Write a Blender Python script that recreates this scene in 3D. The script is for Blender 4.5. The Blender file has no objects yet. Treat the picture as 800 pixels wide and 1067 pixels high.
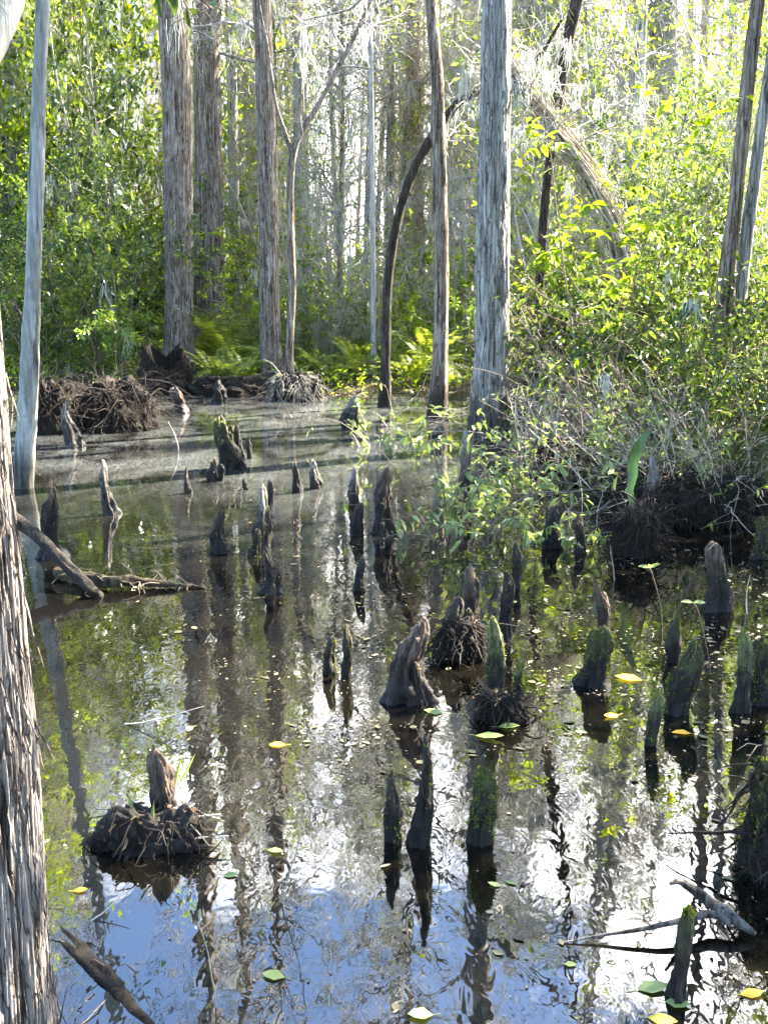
import bpy, math
import numpy as np

SC = bpy.context.scene
COL = SC.collection
R = math.radians
rng = np.random.default_rng(11)

# ------------------------------------------------------------------ camera geometry
FPX, CX, CY = 1100.0, 400.0, 533.5
CAM = np.array([0.0, 0.0, 1.8])
PITCH = R(11.5)
CP, SP = math.cos(PITCH), math.sin(PITCH)


def ray(px, py):
    u, v = (px - CX) / FPX, -(py - CY) / FPX
    return np.array([u, CP + v * SP, -SP + v * CP])


def W(px, py, z=0.0):
    """where the sight line of a photo pixel meets the level z"""
    d = ray(px, py)
    return CAM + d * ((z - CAM[2]) / d[2])


def A(px, py, Y):
    """where it meets the upright plane at distance Y"""
    d = ray(px, py)
    return CAM + d * (Y / d[1])


def mpp(Y):
    """metres per photo pixel at distance Y"""
    return Y / FPX / 0.99


# ------------------------------------------------------------------ noise
def _h(ix, iy, iz, s):
    with np.errstate(over='ignore'):
        h = (ix.astype(np.uint32) * np.uint32(374761393) + iy.astype(np.uint32) * np.uint32(668265263)
             + iz.astype(np.uint32) * np.uint32(2147483647) + np.uint32(s * 974711 + 77))
        h = (h ^ (h >> np.uint32(13))) * np.uint32(1274126177)
        h = h ^ (h >> np.uint32(16))
        h = h * np.uint32(2246822519)
        h = h ^ (h >> np.uint32(15))
    return h.astype(np.float64) / 4294967295.0 * 2 - 1


def vn(p, s=0):
    p = np.asarray(p, float)
    i = np.floor(p).astype(np.int64)
    f = p - i
    f = f * f * (3 - 2 * f)
    o = 0
    for a in (0, 1):
        for b in (0, 1):
            for c in (0, 1):
                w = (f[:, 0] if a else 1 - f[:, 0]) * (f[:, 1] if b else 1 - f[:, 1]) * (f[:, 2] if c else 1 - f[:, 2])
                o = o + w * _h(i[:, 0] + a, i[:, 1] + b, i[:, 2] + c, s)
    return o


def fbm(p, s=0, n=3):
    o, a, q = 0, 1.0, np.asarray(p, float)
    for k in range(n):
        o = o + a * vn(q, s + k)
        a *= 0.5
        q = q * 2.03
    return o


# ------------------------------------------------------------------ mesh collecting
class MB:
    def __init__(self):
        self.v, self.q, self.t, self.qm, self.tm, self.n = [], [], [], [], [], 0

    def add(self, v, q=None, t=None, m=0):
        v = np.asarray(v, float).reshape(-1, 3)
        if q is not None and len(q):
            q = np.asarray(q, np.int64) + self.n
            self.q.append(q)
            self.qm.append(np.full(len(q), m))
        if t is not None and len(t):
            t = np.asarray(t, np.int64) + self.n
            self.t.append(t)
            self.tm.append(np.full(len(t), m))
        self.v.append(v)
        self.n += len(v)
        return self

    def mesh(self, name, mats, origin=(0, 0, 0), smooth=True):
        me = bpy.data.meshes.new(name)
        v = (np.concatenate(self.v) if self.v else np.zeros((0, 3))) - np.asarray(origin, float)
        q = np.concatenate(self.q) if self.q else np.zeros((0, 4), np.int64)
        t = np.concatenate(self.t) if self.t else np.zeros((0, 3), np.int64)
        mi = np.concatenate(self.qm + self.tm) if (self.qm or self.tm) else np.zeros(0)
        me.vertices.add(len(v))
        me.vertices.foreach_set('co', v.astype(np.float32).ravel())
        lo = np.concatenate([q.ravel(), t.ravel()]).astype(np.int32)
        me.loops.add(len(lo))
        me.loops.foreach_set('vertex_index', lo)
        nf = len(q) + len(t)
        me.polygons.add(nf)
        st = np.concatenate([np.arange(len(q)) * 4, len(q) * 4 + np.arange(len(t)) * 3]).astype(np.int32)
        me.polygons.foreach_set('loop_start', st)
        if not isinstance(mats, (list, tuple)):
            mats = [mats]
        for m in mats:
            me.materials.append(m)
        me.polygons.foreach_set('material_index', mi.astype(np.int32))
        me.polygons.foreach_set('use_smooth', np.full(nf, bool(smooth)))
        me.update(calc_edges=True)
        me.validate()
        return me

    def build(self, name, mats, origin=(0, 0, 0), parent=None, smooth=True):
        o = bpy.data.objects.new(name, self.mesh(name, mats, origin, smooth))
        COL.objects.link(o)
        if parent is not None:
            o.parent = parent
        else:
            o.location = origin
        return o


def tag(o, label=None, cat=None, group=None, kind=None):
    if label:
        o['label'] = label
    if cat:
        o['category'] = cat
    if group:
        o['group'] = group
    if kind:
        o['kind'] = kind
    return o


def empty(name, loc, label, cat, group=None):
    o = bpy.data.objects.new(name, None)
    o.empty_display_size = 0.1
    COL.objects.link(o)
    o.location = loc
    return tag(o, label, cat, group)


def dup(root, loc, rz=0.0, sc=(1, 1, 1), label=None, group=None):
    r = root.copy()
    COL.objects.link(r)
    r.location = loc
    r.rotation_euler = (0, 0, rz)
    r.scale = sc
    if label:
        r['label'] = label
    if group:
        r['group'] = group
    for ch in list(root.children):
        c = ch.copy()
        COL.objects.link(c)
        c.parent = r
        for g in list(ch.children):
            d = g.copy()
            COL.objects.link(d)
            d.parent = c
    return r


# ------------------------------------------------------------------ shapes
def unit(a):
    return a / np.maximum(np.linalg.norm(a, axis=-1, keepdims=True), 1e-9)


def tubes(mb, P, Rr, sides=3, m=0):
    """many thin tubes at once. P (M,K,3), Rr (M,K)"""
    P = np.asarray(P, float)
    M, K, _ = P.shape
    if M == 0:
        return
    Rr = np.broadcast_to(np.asarray(Rr, float), (M, K))
    T = unit(np.gradient(P, axis=1))
    ref = np.where(np.abs(T[..., 2:3]) > 0.8, np.array([1.0, 0, 0]), np.array([0, 0, 1.0]))
    U = unit(np.cross(T, ref))
    V = np.cross(T, U)
    a = np.arange(sides) / sides * 2 * np.pi
    pts = P[:, :, None, :] + Rr[:, :, None, None] * (np.cos(a)[None, None, :, None] * U[:, :, None, :] + np.sin(a)[None, None, :, None] * V[:, :, None, :])
    idx = np.arange(M * K * sides).reshape(M, K, sides)
    n = np.roll(idx, -1, axis=2)
    q = np.stack([idx[:, :-1], n[:, :-1], n[:, 1:], idx[:, 1:]], -1).reshape(-1, 4)
    mb.add(pts.reshape(-1, 3), q, None, m)


def walk(S, D, L, K=7, wander=0.3, grav=0.0, r=rng):
    """wandering lines from S along D, of length L"""
    S, D = np.asarray(S, float), unit(np.asarray(D, float))
    M = len(S)
    L = np.broadcast_to(np.asarray(L, float), (M,))
    P = np.empty((M, K, 3))
    P[:, 0] = S
    for k in range(1, K):
        D = unit(D + wander * r.normal(size=(M, 3)) + np.array([0, 0, grav]))
        P[:, k] = P[:, k - 1] + D * (L / (K - 1))[:, None]
    return P


def spline(pts, n):
    """Catmull-Rom through rows of pts (any number of columns)"""
    p = np.asarray(pts, float)
    seg = np.linalg.norm(np.diff(p[:, :3], axis=0), axis=1)
    s = np.concatenate([[0], np.cumsum(seg)])
    u = np.linspace(0, s[-1], n)
    i = np.clip(np.searchsorted(s, u, side='right') - 1, 0, len(p) - 2)
    t = ((u - s[i]) / np.maximum(seg[i], 1e-9))[:, None]
    q = np.vstack([2 * p[0] - p[1], p, 2 * p[-1] - p[-2]])
    a, b, c, d = q[i], q[i + 1], q[i + 2], q[i + 3]
    return 0.5 * (2 * b + (c - a) * t + (2 * a - 5 * b + 4 * c - d) * t ** 2 + (3 * b - a - 3 * c + d) * t ** 3)


def trunk(mb, pts, n=60, sides=20, rough=0.06, ridge=0.05, nridge=9, flare=0.0, seed=1, fine=0.0, cap=True, m=0, lz=1.6):
    """pts rows: x y z radius, from the base up. Bark relief is real."""
    s = spline(pts, n)
    C, r = s[:, :3], np.maximum(s[:, 3], 0.002)
    T = unit(np.gradient(C, axis=0))
    ref = np.where(np.abs(T[:, 2:3]) > 0.7, np.array([0, 1.0, 0]), np.array([0, 0, 1.0]))
    U = unit(np.cross(T, ref))
    V = np.cross(T, U)
    L = np.concatenate([[0], np.cumsum(np.linalg.norm(np.diff(C, axis=0), axis=1))])
    a = np.arange(sides) / sides * 2 * np.pi
    ca, sa = np.cos(a), np.sin(a)
    rr = np.repeat(r[:, None], sides, 1)
    LL = np.repeat(L[:, None], sides, 1)
    AA = np.repeat(a[None], n, 0)
    ph = vn(np.stack([LL.ravel() * .7, np.zeros(n * sides), np.zeros(n * sides)], 1), seed).reshape(n, sides) * 2
    rnd = np.random.default_rng(seed)
    lob = sum(rnd.uniform(.4, 1) * np.cos(k * AA + rnd.uniform(0, 6) + ph * .4) for k in (3, 4, 5, 7)) / 2.5
    q = np.stack([np.cos(AA) * 2.2, np.sin(AA) * 2.2, LL / np.maximum(r.mean(), .02) * .35], -1).reshape(-1, 3)
    rel = 1 + rough * fbm(q + seed, seed, 3).reshape(n, sides) + ridge * np.cos(nridge * AA + ph * 2)
    if flare:
        rel = rel + flare * np.exp(-LL / max(r[0] * 2.2, .05)) * (0.35 + 0.65 * np.clip(lob, -1, 1))
    if fine:
        k = nridge * 1.6
        q2 = np.stack([np.cos(AA) * k * .5, np.sin(AA) * k * .5, LL * lz], -1).reshape(-1, 3)
        f = np.abs(vn(q2 + 9, seed + 5)).reshape(n, sides)
        q3 = np.stack([np.cos(AA) * k, np.sin(AA) * k, LL * lz * 2.2], -1).reshape(-1, 3)
        f2 = np.abs(vn(q3, seed + 6)).reshape(n, sides)
        rel = rel + fine * (np.minimum(f, .28) / .28 - .7) + fine * .6 * (np.minimum(f2, .3) / .3 - .6)
    rr = rr * rel
    P = C[:, None] + rr[..., None] * (ca[None, :, None] * U[:, None] + sa[None, :, None] * V[:, None])
    idx = np.arange(n * sides).reshape(n, sides)
    nx = np.roll(idx, -1, 1)
    qd = np.stack([idx[:-1], nx[:-1], nx[1:], idx[1:]], -1).reshape(-1, 4)
    v = P.reshape(-1, 3)
    t = None
    if cap:
        v = np.vstack([v, C[-1] + T[-1] * r[-1] * .5])
        t = np.stack([idx[-1], nx[-1], np.full(sides, n * sides)], -1)
    mb.add(v, qd, t, m)
    return s


def leaves(mb, P, D, N, L, Wd, m=0, fold=.18, curl=.15):
    """six-sided folded leaves. P base, D direction, N up normal"""
    P, D, N = np.asarray(P, float), unit(np.asarray(D, float)), np.asarray(N, float)
    M = len(P)
    if M == 0:
        return
    L = np.broadcast_to(np.asarray(L, float), (M,))[:, None]
    Wd = np.broadcast_to(np.asarray(Wd, float), (M,))[:, None]
    S = unit(np.cross(D, N))
    U = np.cross(S, D)
    v = np.stack([
        P,
        P + D * L * .38 + S * Wd * .5 + U * fold * Wd,
        P + D * L * .75 + S * Wd * .36 + U * (fold * .8 * Wd - curl * L * .35),
        P + D * L - U * curl * L,
        P + D * L * .75 - S * Wd * .36 + U * (fold * .8 * Wd - curl * L * .35),
        P + D * L * .38 - S * Wd * .5 + U * fold * Wd,
    ], 1).reshape(-1, 3)
    b = np.arange(M)[:, None] * 6
    q = np.concatenate([b + np.array([0, 1, 2, 3]), b + np.array([0, 3, 4, 5])], 0)
    mb.add(v, q, None, m)


def flecks(mb, P, D, N, L, Wd, m=0):
    """simple four-cornered leaves for far foliage"""
    P, D = np.asarray(P, float), unit(np.asarray(D, float))
    S = unit(np.cross(D, np.asarray(N, float)))
    M = len(P)
    if M == 0:
        return
    L = np.broadcast_to(np.asarray(L, float), (M,))[:, None]
    Wd = np.broadcast_to(np.asarray(Wd, float), (M,))[:, None]
    v = np.stack([P, P + D * L * .45 + S * Wd * .5, P + D * L, P + D * L * .45 - S * Wd * .5], 1).reshape(-1, 3)
    mb.add(v, np.arange(M * 4).reshape(M, 4), None, m)


def rand_dir(M, r=rng, zbias=0.0, zs=1.0):
    d = r.normal(size=(M, 3))
    d[:, 2] = d[:, 2] * zs + zbias
    return unit(d)


def pick(P, M, r=rng, lo=.2, hi=1.0):
    """M points on the lines P and the directions of the lines there"""
    i = r.integers(0, len(P), M)
    f = r.uniform(lo, hi, M) * (P.shape[1] - 1)
    k = np.minimum(f.astype(int), P.shape[1] - 2)
    t = (f - k)[:, None]
    a, b = P[i, k], P[i, k + 1]
    return a + (b - a) * t, unit(b - a), i, f / (P.shape[1] - 1)


def moss_strands(mb, S, n_each, L, r=rng, rad=.005, spread=.07, K=6):
    """grey hanging strands under the points S"""
    M = len(S) * n_each
    base = np.repeat(S, n_each, 0) + r.normal(size=(M, 3)) * np.array([spread, spread, spread * .4])
    Ls = np.repeat(np.broadcast_to(L, (len(S),)), n_each) * r.uniform(.3, 1, M)
    P = walk(base, np.tile([0, 0, -1.0], (M, 1)), Ls, K, .28, -.35, r)
    prof = np.array([.6, 1.1, 1.2, 1., .8, .25])[:K]
    tubes(mb, P, rad * prof[None] * r.uniform(.6, 1.4, (M, 1)), 3)


# ------------------------------------------------------------------ materials
def new_mat(name):
    m = bpy.data.materials.new(name)
    m.use_nodes = True
    nt = m.node_tree
    nt.nodes.clear()
    return m, nt


def nd(nt, t, **kw):
    n = nt.nodes.new(t)
    for k, v in kw.items():
        setattr(n, k, v)
    return n


def ramp(nt, stops):
    n = nd(nt, 'ShaderNodeValToRGB')
    e = n.color_ramp.elements
    e[0].position, e[0].color = stops[0][0], (*stops[0][1], 1)
    e[1].position, e[1].color = stops[-1][0], (*stops[-1][1], 1)
    for p, c in stops[1:-1]:
        x = e.new(p)
        x.color = (*c, 1)
    return n


def mixc(nt, fac, a, b, mode='MIX'):
    n = nd(nt, 'ShaderNodeMix', data_type='RGBA', blend_type=mode)
    for s, val in ((0, fac), (6, a), (7, b)):
        if hasattr(val, 'is_output') or hasattr(val, 'links'):
            nt.links.new(val, n.inputs[s])
        else:
            n.inputs[s].default_value = val if s == 0 else (*val, 1)
    return n.outputs[2]


def noise(nt, vec, scale, detail=4, rough=.6, dist=0.0):
    n = nd(nt, 'ShaderNodeTexNoise')
    n.inputs['Scale'].default_value = scale
    n.inputs['Detail'].default_value = detail
    n.inputs['Roughness'].default_value = rough
    n.inputs['Distortion'].default_value = dist
    if vec is not None:
        nt.links.new(vec, n.inputs['Vector'])
    return n.outputs['Fac']


def mapping(nt, vec, scale):
    n = nd(nt, 'ShaderNodeMapping')
    n.inputs['Scale'].default_value = scale
    nt.links.new(vec, n.inputs['Vector'])
    return n.outputs['Vector']


def mathn(nt, op, a, b=None, clamp=False):
    n = nd(nt, 'ShaderNodeMath', operation=op, use_clamp=clamp)
    for i, val in enumerate((a, b)):
        if val is None:
            continue
        if hasattr(val, 'links'):
            nt.links.new(val, n.inputs[i])
        else:
            n.inputs[i].default_value = val
    return n.outputs[0]


def finish(nt, col, rough=.85, bump=None, dist=.01, strength=1.0, spec=.3):
    b = nd(nt, 'ShaderNodeBsdfPrincipled')
    if hasattr(col, 'links'):
        nt.links.new(col, b.inputs['Base Color'])
    else:
        b.inputs['Base Color'].default_value = (*col, 1)
    if hasattr(rough, 'links'):
        nt.links.new(rough, b.inputs['Roughness'])
    else:
        b.inputs['Roughness'].default_value = rough
    b.inputs['Specular IOR Level'].default_value = spec
    if bump is not None:
        bm = nd(nt, 'ShaderNodeBump')
        bm.inputs['Distance'].default_value = dist
        bm.inputs['Strength'].default_value = strength
        nt.links.new(bump, bm.inputs['Height'])
        nt.links.new(bm.outputs['Normal'], b.inputs['Normal'])
    o = nd(nt, 'ShaderNodeOutputMaterial')
    nt.links.new(b.outputs[0], o.inputs['Surface'])
    return b


def bark(name, dark, mid, light, patch=(.42, .43, .38), patch_amt=.45, sc=14, lowwet=.0, moss=None, psc=3.3, cracks=0):
    """stringy upright bark with lichen patches; lowwet = height of the dark water mark"""
    m, nt = new_mat(name)
    tc = nd(nt, 'ShaderNodeTexCoord').outputs['Object']
    st = noise(nt, mapping(nt, tc, (1, 1, .13)), sc, 6, .68, .6)
    fine = noise(nt, mapping(nt, tc, (1, 1, .09)), sc * 4.2, 4, .7)
    big = noise(nt, mapping(nt, tc, (1, 1, .6)), psc, 6, .7)
    h = mathn(nt, 'ADD', mathn(nt, 'MULTIPLY', st, .7), mathn(nt, 'MULTIPLY', fine, .3))
    cr = ramp(nt, [(.30, dark), (.48, mid), (.68, light)])
    nt.links.new(h, cr.inputs[0])
    fis = noise(nt, mapping(nt, tc, (1, 1, .055)), sc * 1.9, 5, .62, .3)
    fr = ramp(nt, [(.36, (.22, .2, .19)), (.47, (1, 1, 1))])
    nt.links.new(fis, fr.inputs[0])
    pr = ramp(nt, [(.52, (0, 0, 0)), (.62, (1, 1, 1))])
    nt.links.new(big, pr.inputs[0])
    pm = mathn(nt, 'MULTIPLY', pr.outputs[0], patch_amt)
    col = mixc(nt, pm, cr.outputs[0], patch)
    col = mixc(nt, 1.0, col, fr.outputs[0], 'MULTIPLY')
    h = mathn(nt, 'ADD', h, mathn(nt, 'MULTIPLY', fr.outputs[0], .25))
    if cracks:
        wob = nd(nt, 'ShaderNodeMixRGB', blend_type='ADD')
        wob.inputs[0].default_value = .05
        nt.links.new(tc, wob.inputs[1])
        nz = nd(nt, 'ShaderNodeTexNoise')
        nz.inputs['Scale'].default_value = 9
        nz.inputs['Detail'].default_value = 4
        nt.links.new(tc, nz.inputs['Vector'])
        nt.links.new(nz.outputs['Color'], wob.inputs[2])
        mv = mapping(nt, wob.outputs[0], (1, 1, .05))
        vo = nd(nt, 'ShaderNodeTexVoronoi', feature='DISTANCE_TO_EDGE')
        vo.inputs['Scale'].default_value = cracks
        nt.links.new(mv, vo.inputs['Vector'])
        vr = ramp(nt, [(.01, (.36, .32, .29)), (.09, (1, 1, 1))])
        nt.links.new(vo.outputs['Distance'], vr.inputs[0])
        vc = nd(nt, 'ShaderNodeTexVoronoi')
        vc.inputs['Scale'].default_value = cracks
        nt.links.new(mv, vc.inputs['Vector'])
        bw = nd(nt, 'ShaderNodeSeparateColor')
        nt.links.new(vc.outputs['Color'], bw.inputs[0])
        tone = ramp(nt, [(0, (.82, .80, .78)), (1, (1.18, 1.16, 1.13))])
        nt.links.new(bw.outputs[0], tone.inputs[0])
        col = mixc(nt, 1.0, col, vr.outputs[0], 'MULTIPLY')
        col = mixc(nt, 1.0, col, tone.outputs[0], 'MULTIPLY')
        h = mathn(nt, 'ADD', h, mathn(nt, 'MULTIPLY', vr.outputs[0], .5))
    sep = nd(nt, 'ShaderNodeSeparateXYZ')
    nt.links.new(tc, sep.inputs[0])
    if moss:
        mn = ramp(nt, [(.45, (0, 0, 0)), (.6, (1, 1, 1))])
        nt.links.new(noise(nt, tc, 7, 5, .7), mn.inputs[0])
        col = mixc(nt, mathn(nt, 'MULTIPLY', mn.outputs[0], .75), col, moss)
    if lowwet:
        edge = mathn(nt, 'ADD', sep.outputs[2], mathn(nt, 'MULTIPLY', mathn(nt, 'SUBTRACT', big, .5), lowwet * 1.4))
        mr = nd(nt, 'ShaderNodeMapRange', clamp=True)
        mr.inputs[1].default_value = lowwet * .6
        mr.inputs[2].default_value = lowwet * 1.25
        mr.inputs[3].default_value = 1
        mr.inputs[4].default_value = 0
        nt.links.new(edge, mr.inputs[0])
        col = mixc(nt, mathn(nt, 'MULTIPLY', mr.outputs[0], .8), col, (.022, .017, .012))
    finish(nt, col, .9, h, .02, .9, .2)
    return m


def leaf_mat(name, a, b, c, trans=.45, rough=.42, spec=.4):
    m, nt = new_mat(name)
    g = nd(nt, 'ShaderNodeNewGeometry')
    cr = ramp(nt, [(0, a), (.55, b), (1, c)])
    nt.links.new(g.outputs['Random Per Island'], cr.inputs[0])
    p = nd(nt, 'ShaderNodeBsdfPrincipled')
    p.inputs['Roughness'].default_value = rough
    p.inputs['Specular IOR Level'].default_value = spec
    nt.links.new(cr.outputs[0], p.inputs['Base Color'])
    t = nd(nt, 'ShaderNodeBsdfTranslucent')
    tcol = mixc(nt, 1.0, cr.outputs[0], (1.0, 1.0, .35), 'MULTIPLY')
    tcol = mixc(nt, 1.0, tcol, (.8, .9, .0), 'ADD') if False else tcol
    nt.links.new(tcol, t.inputs['Color'])
    mx = nd(nt, 'ShaderNodeMixShader')
    mx.inputs[0].default_value = trans
    nt.links.new(p.outputs[0], mx.inputs[1])
    nt.links.new(t.outputs[0], mx.inputs[2])
    o = nd(nt, 'ShaderNodeOutputMaterial')
    nt.links.new(mx.outputs[0], o.inputs['Surface'])
    return m


def twig_mat(name, a, b, rough=.85):
    m, nt = new_mat(name)
    g = nd(nt, 'ShaderNodeNewGeometry')
    tc = nd(nt, 'ShaderNodeTexCoord').outputs['Object']
    cr = ramp(nt, [(0, a), (1, b)])
    f = mathn(nt, 'ADD', mathn(nt, 'MULTIPLY', g.outputs['Random Per Island'], .6), mathn(nt, 'MULTIPLY', noise(nt, tc, 11, 3), .45))
    nt.links.new(f, cr.inputs[0])
    finish(nt, cr.outputs[0], rough, spec=.25)
    return m


def knee_mat(name, base, mid, top, moss=None, moss_amt=0.0):
    m, nt = new_mat(name)
    tcn = nd(nt, 'ShaderNodeTexCoord')
    tc = tcn.outputs['Object']
    sep = nd(nt, 'ShaderNodeSeparateXYZ')
    nt.links.new(tcn.outputs['Generated'], sep.inputs[0])
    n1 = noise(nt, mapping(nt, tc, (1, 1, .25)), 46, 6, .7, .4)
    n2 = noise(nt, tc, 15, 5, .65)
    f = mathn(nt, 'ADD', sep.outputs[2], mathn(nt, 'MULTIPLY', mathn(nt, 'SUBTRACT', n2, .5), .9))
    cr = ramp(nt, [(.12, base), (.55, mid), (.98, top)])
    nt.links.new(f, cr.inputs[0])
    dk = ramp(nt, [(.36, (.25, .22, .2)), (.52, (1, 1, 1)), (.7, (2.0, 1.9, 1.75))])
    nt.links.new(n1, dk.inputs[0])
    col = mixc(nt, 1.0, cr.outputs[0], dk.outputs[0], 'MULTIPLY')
    if moss:
        mm = ramp(nt, [(.50, (0, 0, 0)), (.62, (1, 1, 1))])
        g = mathn(nt, 'ADD', mathn(nt, 'MULTIPLY', n2, .6), mathn(nt, 'MULTIPLY', sep.outputs[2], .42 * moss_amt))
        nt.links.new(g, mm.inputs[0])
        col = mixc(nt, mm.outputs[0], col, moss)
    rg = nd(nt, 'ShaderNodeMapRange')
    rg.inputs[1].default_value, rg.inputs[2].default_value = .1, .5
    rg.inputs[3].default_value, rg.inputs[4].default_value = .4, .85
    nt.links.new(f, rg.inputs[0])
    finish(nt, col, rg.outputs[0], n1, .012, 1.0, .35)
    return m


M_ = {}
M_['cypress'] = bark('cypress_bark', (.05, .038, .028), (.19, .148, .115), (.40, .345, .28), (.42, .42, .38), .42, 13, .5, None, 7, 20)
M_['grey'] = bark('grey_cypress_bark', (.09, .085, .074), (.30, .29, .265), (.45, .44, .41), (.46, .48, .44), .5, 14, .75, None, 5, 26)
M_['near'] = bark('shredding_bark', (.06, .047, .038), (.235, .198, .168), (.38, .335, .295), (.42, .395, .355), .4, 26, .0, None, 6, 50)
M_['pale'] = bark('pale_smooth_bark', (.10, .09, .07), (.25, .25, .215), (.55, .54, .49), (.13, .12, .09), .6, 9, .35, None, 5)
M_['dark'] = bark('dark_bark', (.016, .013, .010), (.042, .034, .026), (.10, .085, .065), (.22, .23, .18), .35, 16, .3, None, 3.3, 30)
M_['far'] = bark('far_bark', (.12, .105, .09), (.29, .27, .245), (.46, .44, .41), (.52, .52, .49), .5, 10, .0, None, 6)
M_['red'] = bark('rusty_bark', (.12, .07, .05), (.27, .17, .12), (.42, .33, .27), (.45, .42, .38), .4, 12, .0)
M_['rot'] = bark('rotten_wood', (.012, .009, .006), (.05, .034, .02), (.11, .08, .05), (.10, .11, .05), .4, 18, .0)
M_['log'] = bark('wet_log', (.02, .015, .012), (.06, .045, .036), (.14, .11, .09), (.10, .10, .07), .35, 20, .0)
M_['drift'] = bark('driftwood', (.016, .013, .010), (.06, .052, .044), (.20, .185, .165), (.02, .017, .013), .6, 22, .0)
M_['twig'] = twig_mat('grey_twig', (.18, .16, .14), (.50, .47, .42))
M_['brown_twig'] = twig_mat('brown_twig', (.06, .042, .03), (.24, .18, .13))
M_['pale_twig'] = twig_mat('pale_twig', (.22, .18, .13), (.48, .43, .35))
M_['root'] = twig_mat('dark_root', (.007, .005, .0035), (.034, .024, .017))
M_['moss'] = twig_mat('hanging_moss', (.33, .34, .30), (.60, .60, .54), .95)
M_['evergreen'] = leaf_mat('evergreen_leaf', (.035, .06, .016), (.085, .135, .035), (.24, .30, .08), .45, .26, .7)
M_['bright'] = leaf_mat('bright_leaf', (.09, .16, .03), (.18, .27, .045), (.36, .42, .09), .52, .34, .55)
M_['mid'] = leaf_mat('mid_leaf', (.03, .058, .014), (.075, .12, .026), (.19, .24, .05), .45, .35, .5)
M_['yellow'] = leaf_mat('yellow_green_leaf', (.12, .21, .018), (.28, .39, .025), (.52, .56, .04), .58, .36, .45)
M_['fern'] = leaf_mat('fern_leaf', (.09, .14, .022), (.22, .28, .045), (.42, .45, .09), .5, .5, .3)  # greens brightened to stand in for sunlight on the far bank
M_['pale_leaf'] = leaf_mat('pale_pond_leaf', (.14, .20, .07), (.26, .33, .13), (.42, .46, .22), .4, .35, .5)
M_['litter'] = leaf_mat('dead_leaf', (.035, .02, .010), (.10, .062, .03), (.24, .17, .09), .15, .7, .2)
M_['float'] = leaf_mat('floating_speck', (.03, .026, .012), (.085, .078, .036), (.22, .20, .12), .1, .55, .4)
M_['yleaf'] = leaf_mat('fallen_yellow_leaf', (.75, .50, .02), (.8, .58, .04), (.85, .62, .05), .2, .45, .4)
M_['oleaf'] = leaf_mat('fallen_orange_leaf', (.80, .40, .03), (.80, .42, .03), (.80, .44, .04), .2, .45, .4)
M_['gleaf'] = leaf_mat('fallen_green_leaf', (.22, .27, .08), (.25, .30, .09), (.28, .33, .10), .2, .45, .4)
M_['blade'] = leaf_mat('broad_blade', (.035, .085, .018), (.045, .10, .02), (.055, .115, .022), .3, .35, .5)
M_['mossgreen'] = leaf_mat('cushion_moss', (.06, .08, .014), (.15, .18, .03), (.28, .30, .07), .3, .85, .1)
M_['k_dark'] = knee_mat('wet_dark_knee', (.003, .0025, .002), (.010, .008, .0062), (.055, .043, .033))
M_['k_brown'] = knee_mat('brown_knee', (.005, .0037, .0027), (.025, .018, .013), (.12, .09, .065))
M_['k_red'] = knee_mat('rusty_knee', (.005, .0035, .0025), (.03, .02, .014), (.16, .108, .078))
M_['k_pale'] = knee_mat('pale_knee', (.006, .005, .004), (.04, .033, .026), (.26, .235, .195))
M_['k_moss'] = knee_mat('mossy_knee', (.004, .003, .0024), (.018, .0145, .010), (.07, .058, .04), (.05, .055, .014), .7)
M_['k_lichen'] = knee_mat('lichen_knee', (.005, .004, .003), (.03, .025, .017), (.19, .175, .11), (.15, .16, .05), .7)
M_['peat'] = bark('root_peat', (.004, .0035, .003), (.013, .009, .006), (.036, .026, .017), (.028, .03, .012), .4, 12, .0)


def ground_mat():
    m, nt = new_mat('leaf_strewn_mud')
    tc = nd(nt, 'ShaderNodeTexCoord').outputs['Object']
    n = noise(nt, tc, 9, 8, .75)
    b = noise(nt, tc, .8, 4, .6)
    cr = ramp(nt, [(.3, (.018, .013, .008)), (.5, (.07, .05, .03)), (.7, (.2, .155, .09))])
    nt.links.new(n, cr.inputs[0])
    g = ramp(nt, [(.45, (0, 0, 0)), (.65, (1, 1, 1))])
    nt.links.new(b, g.inputs[0])
    col = mixc(nt, mathn(nt, 'MULTIPLY', g.outputs[0], .5), cr.outputs[0], (.06, .085, .02))
    finish(nt, col, .95, n, .08, 1, .2)
    return m


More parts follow.
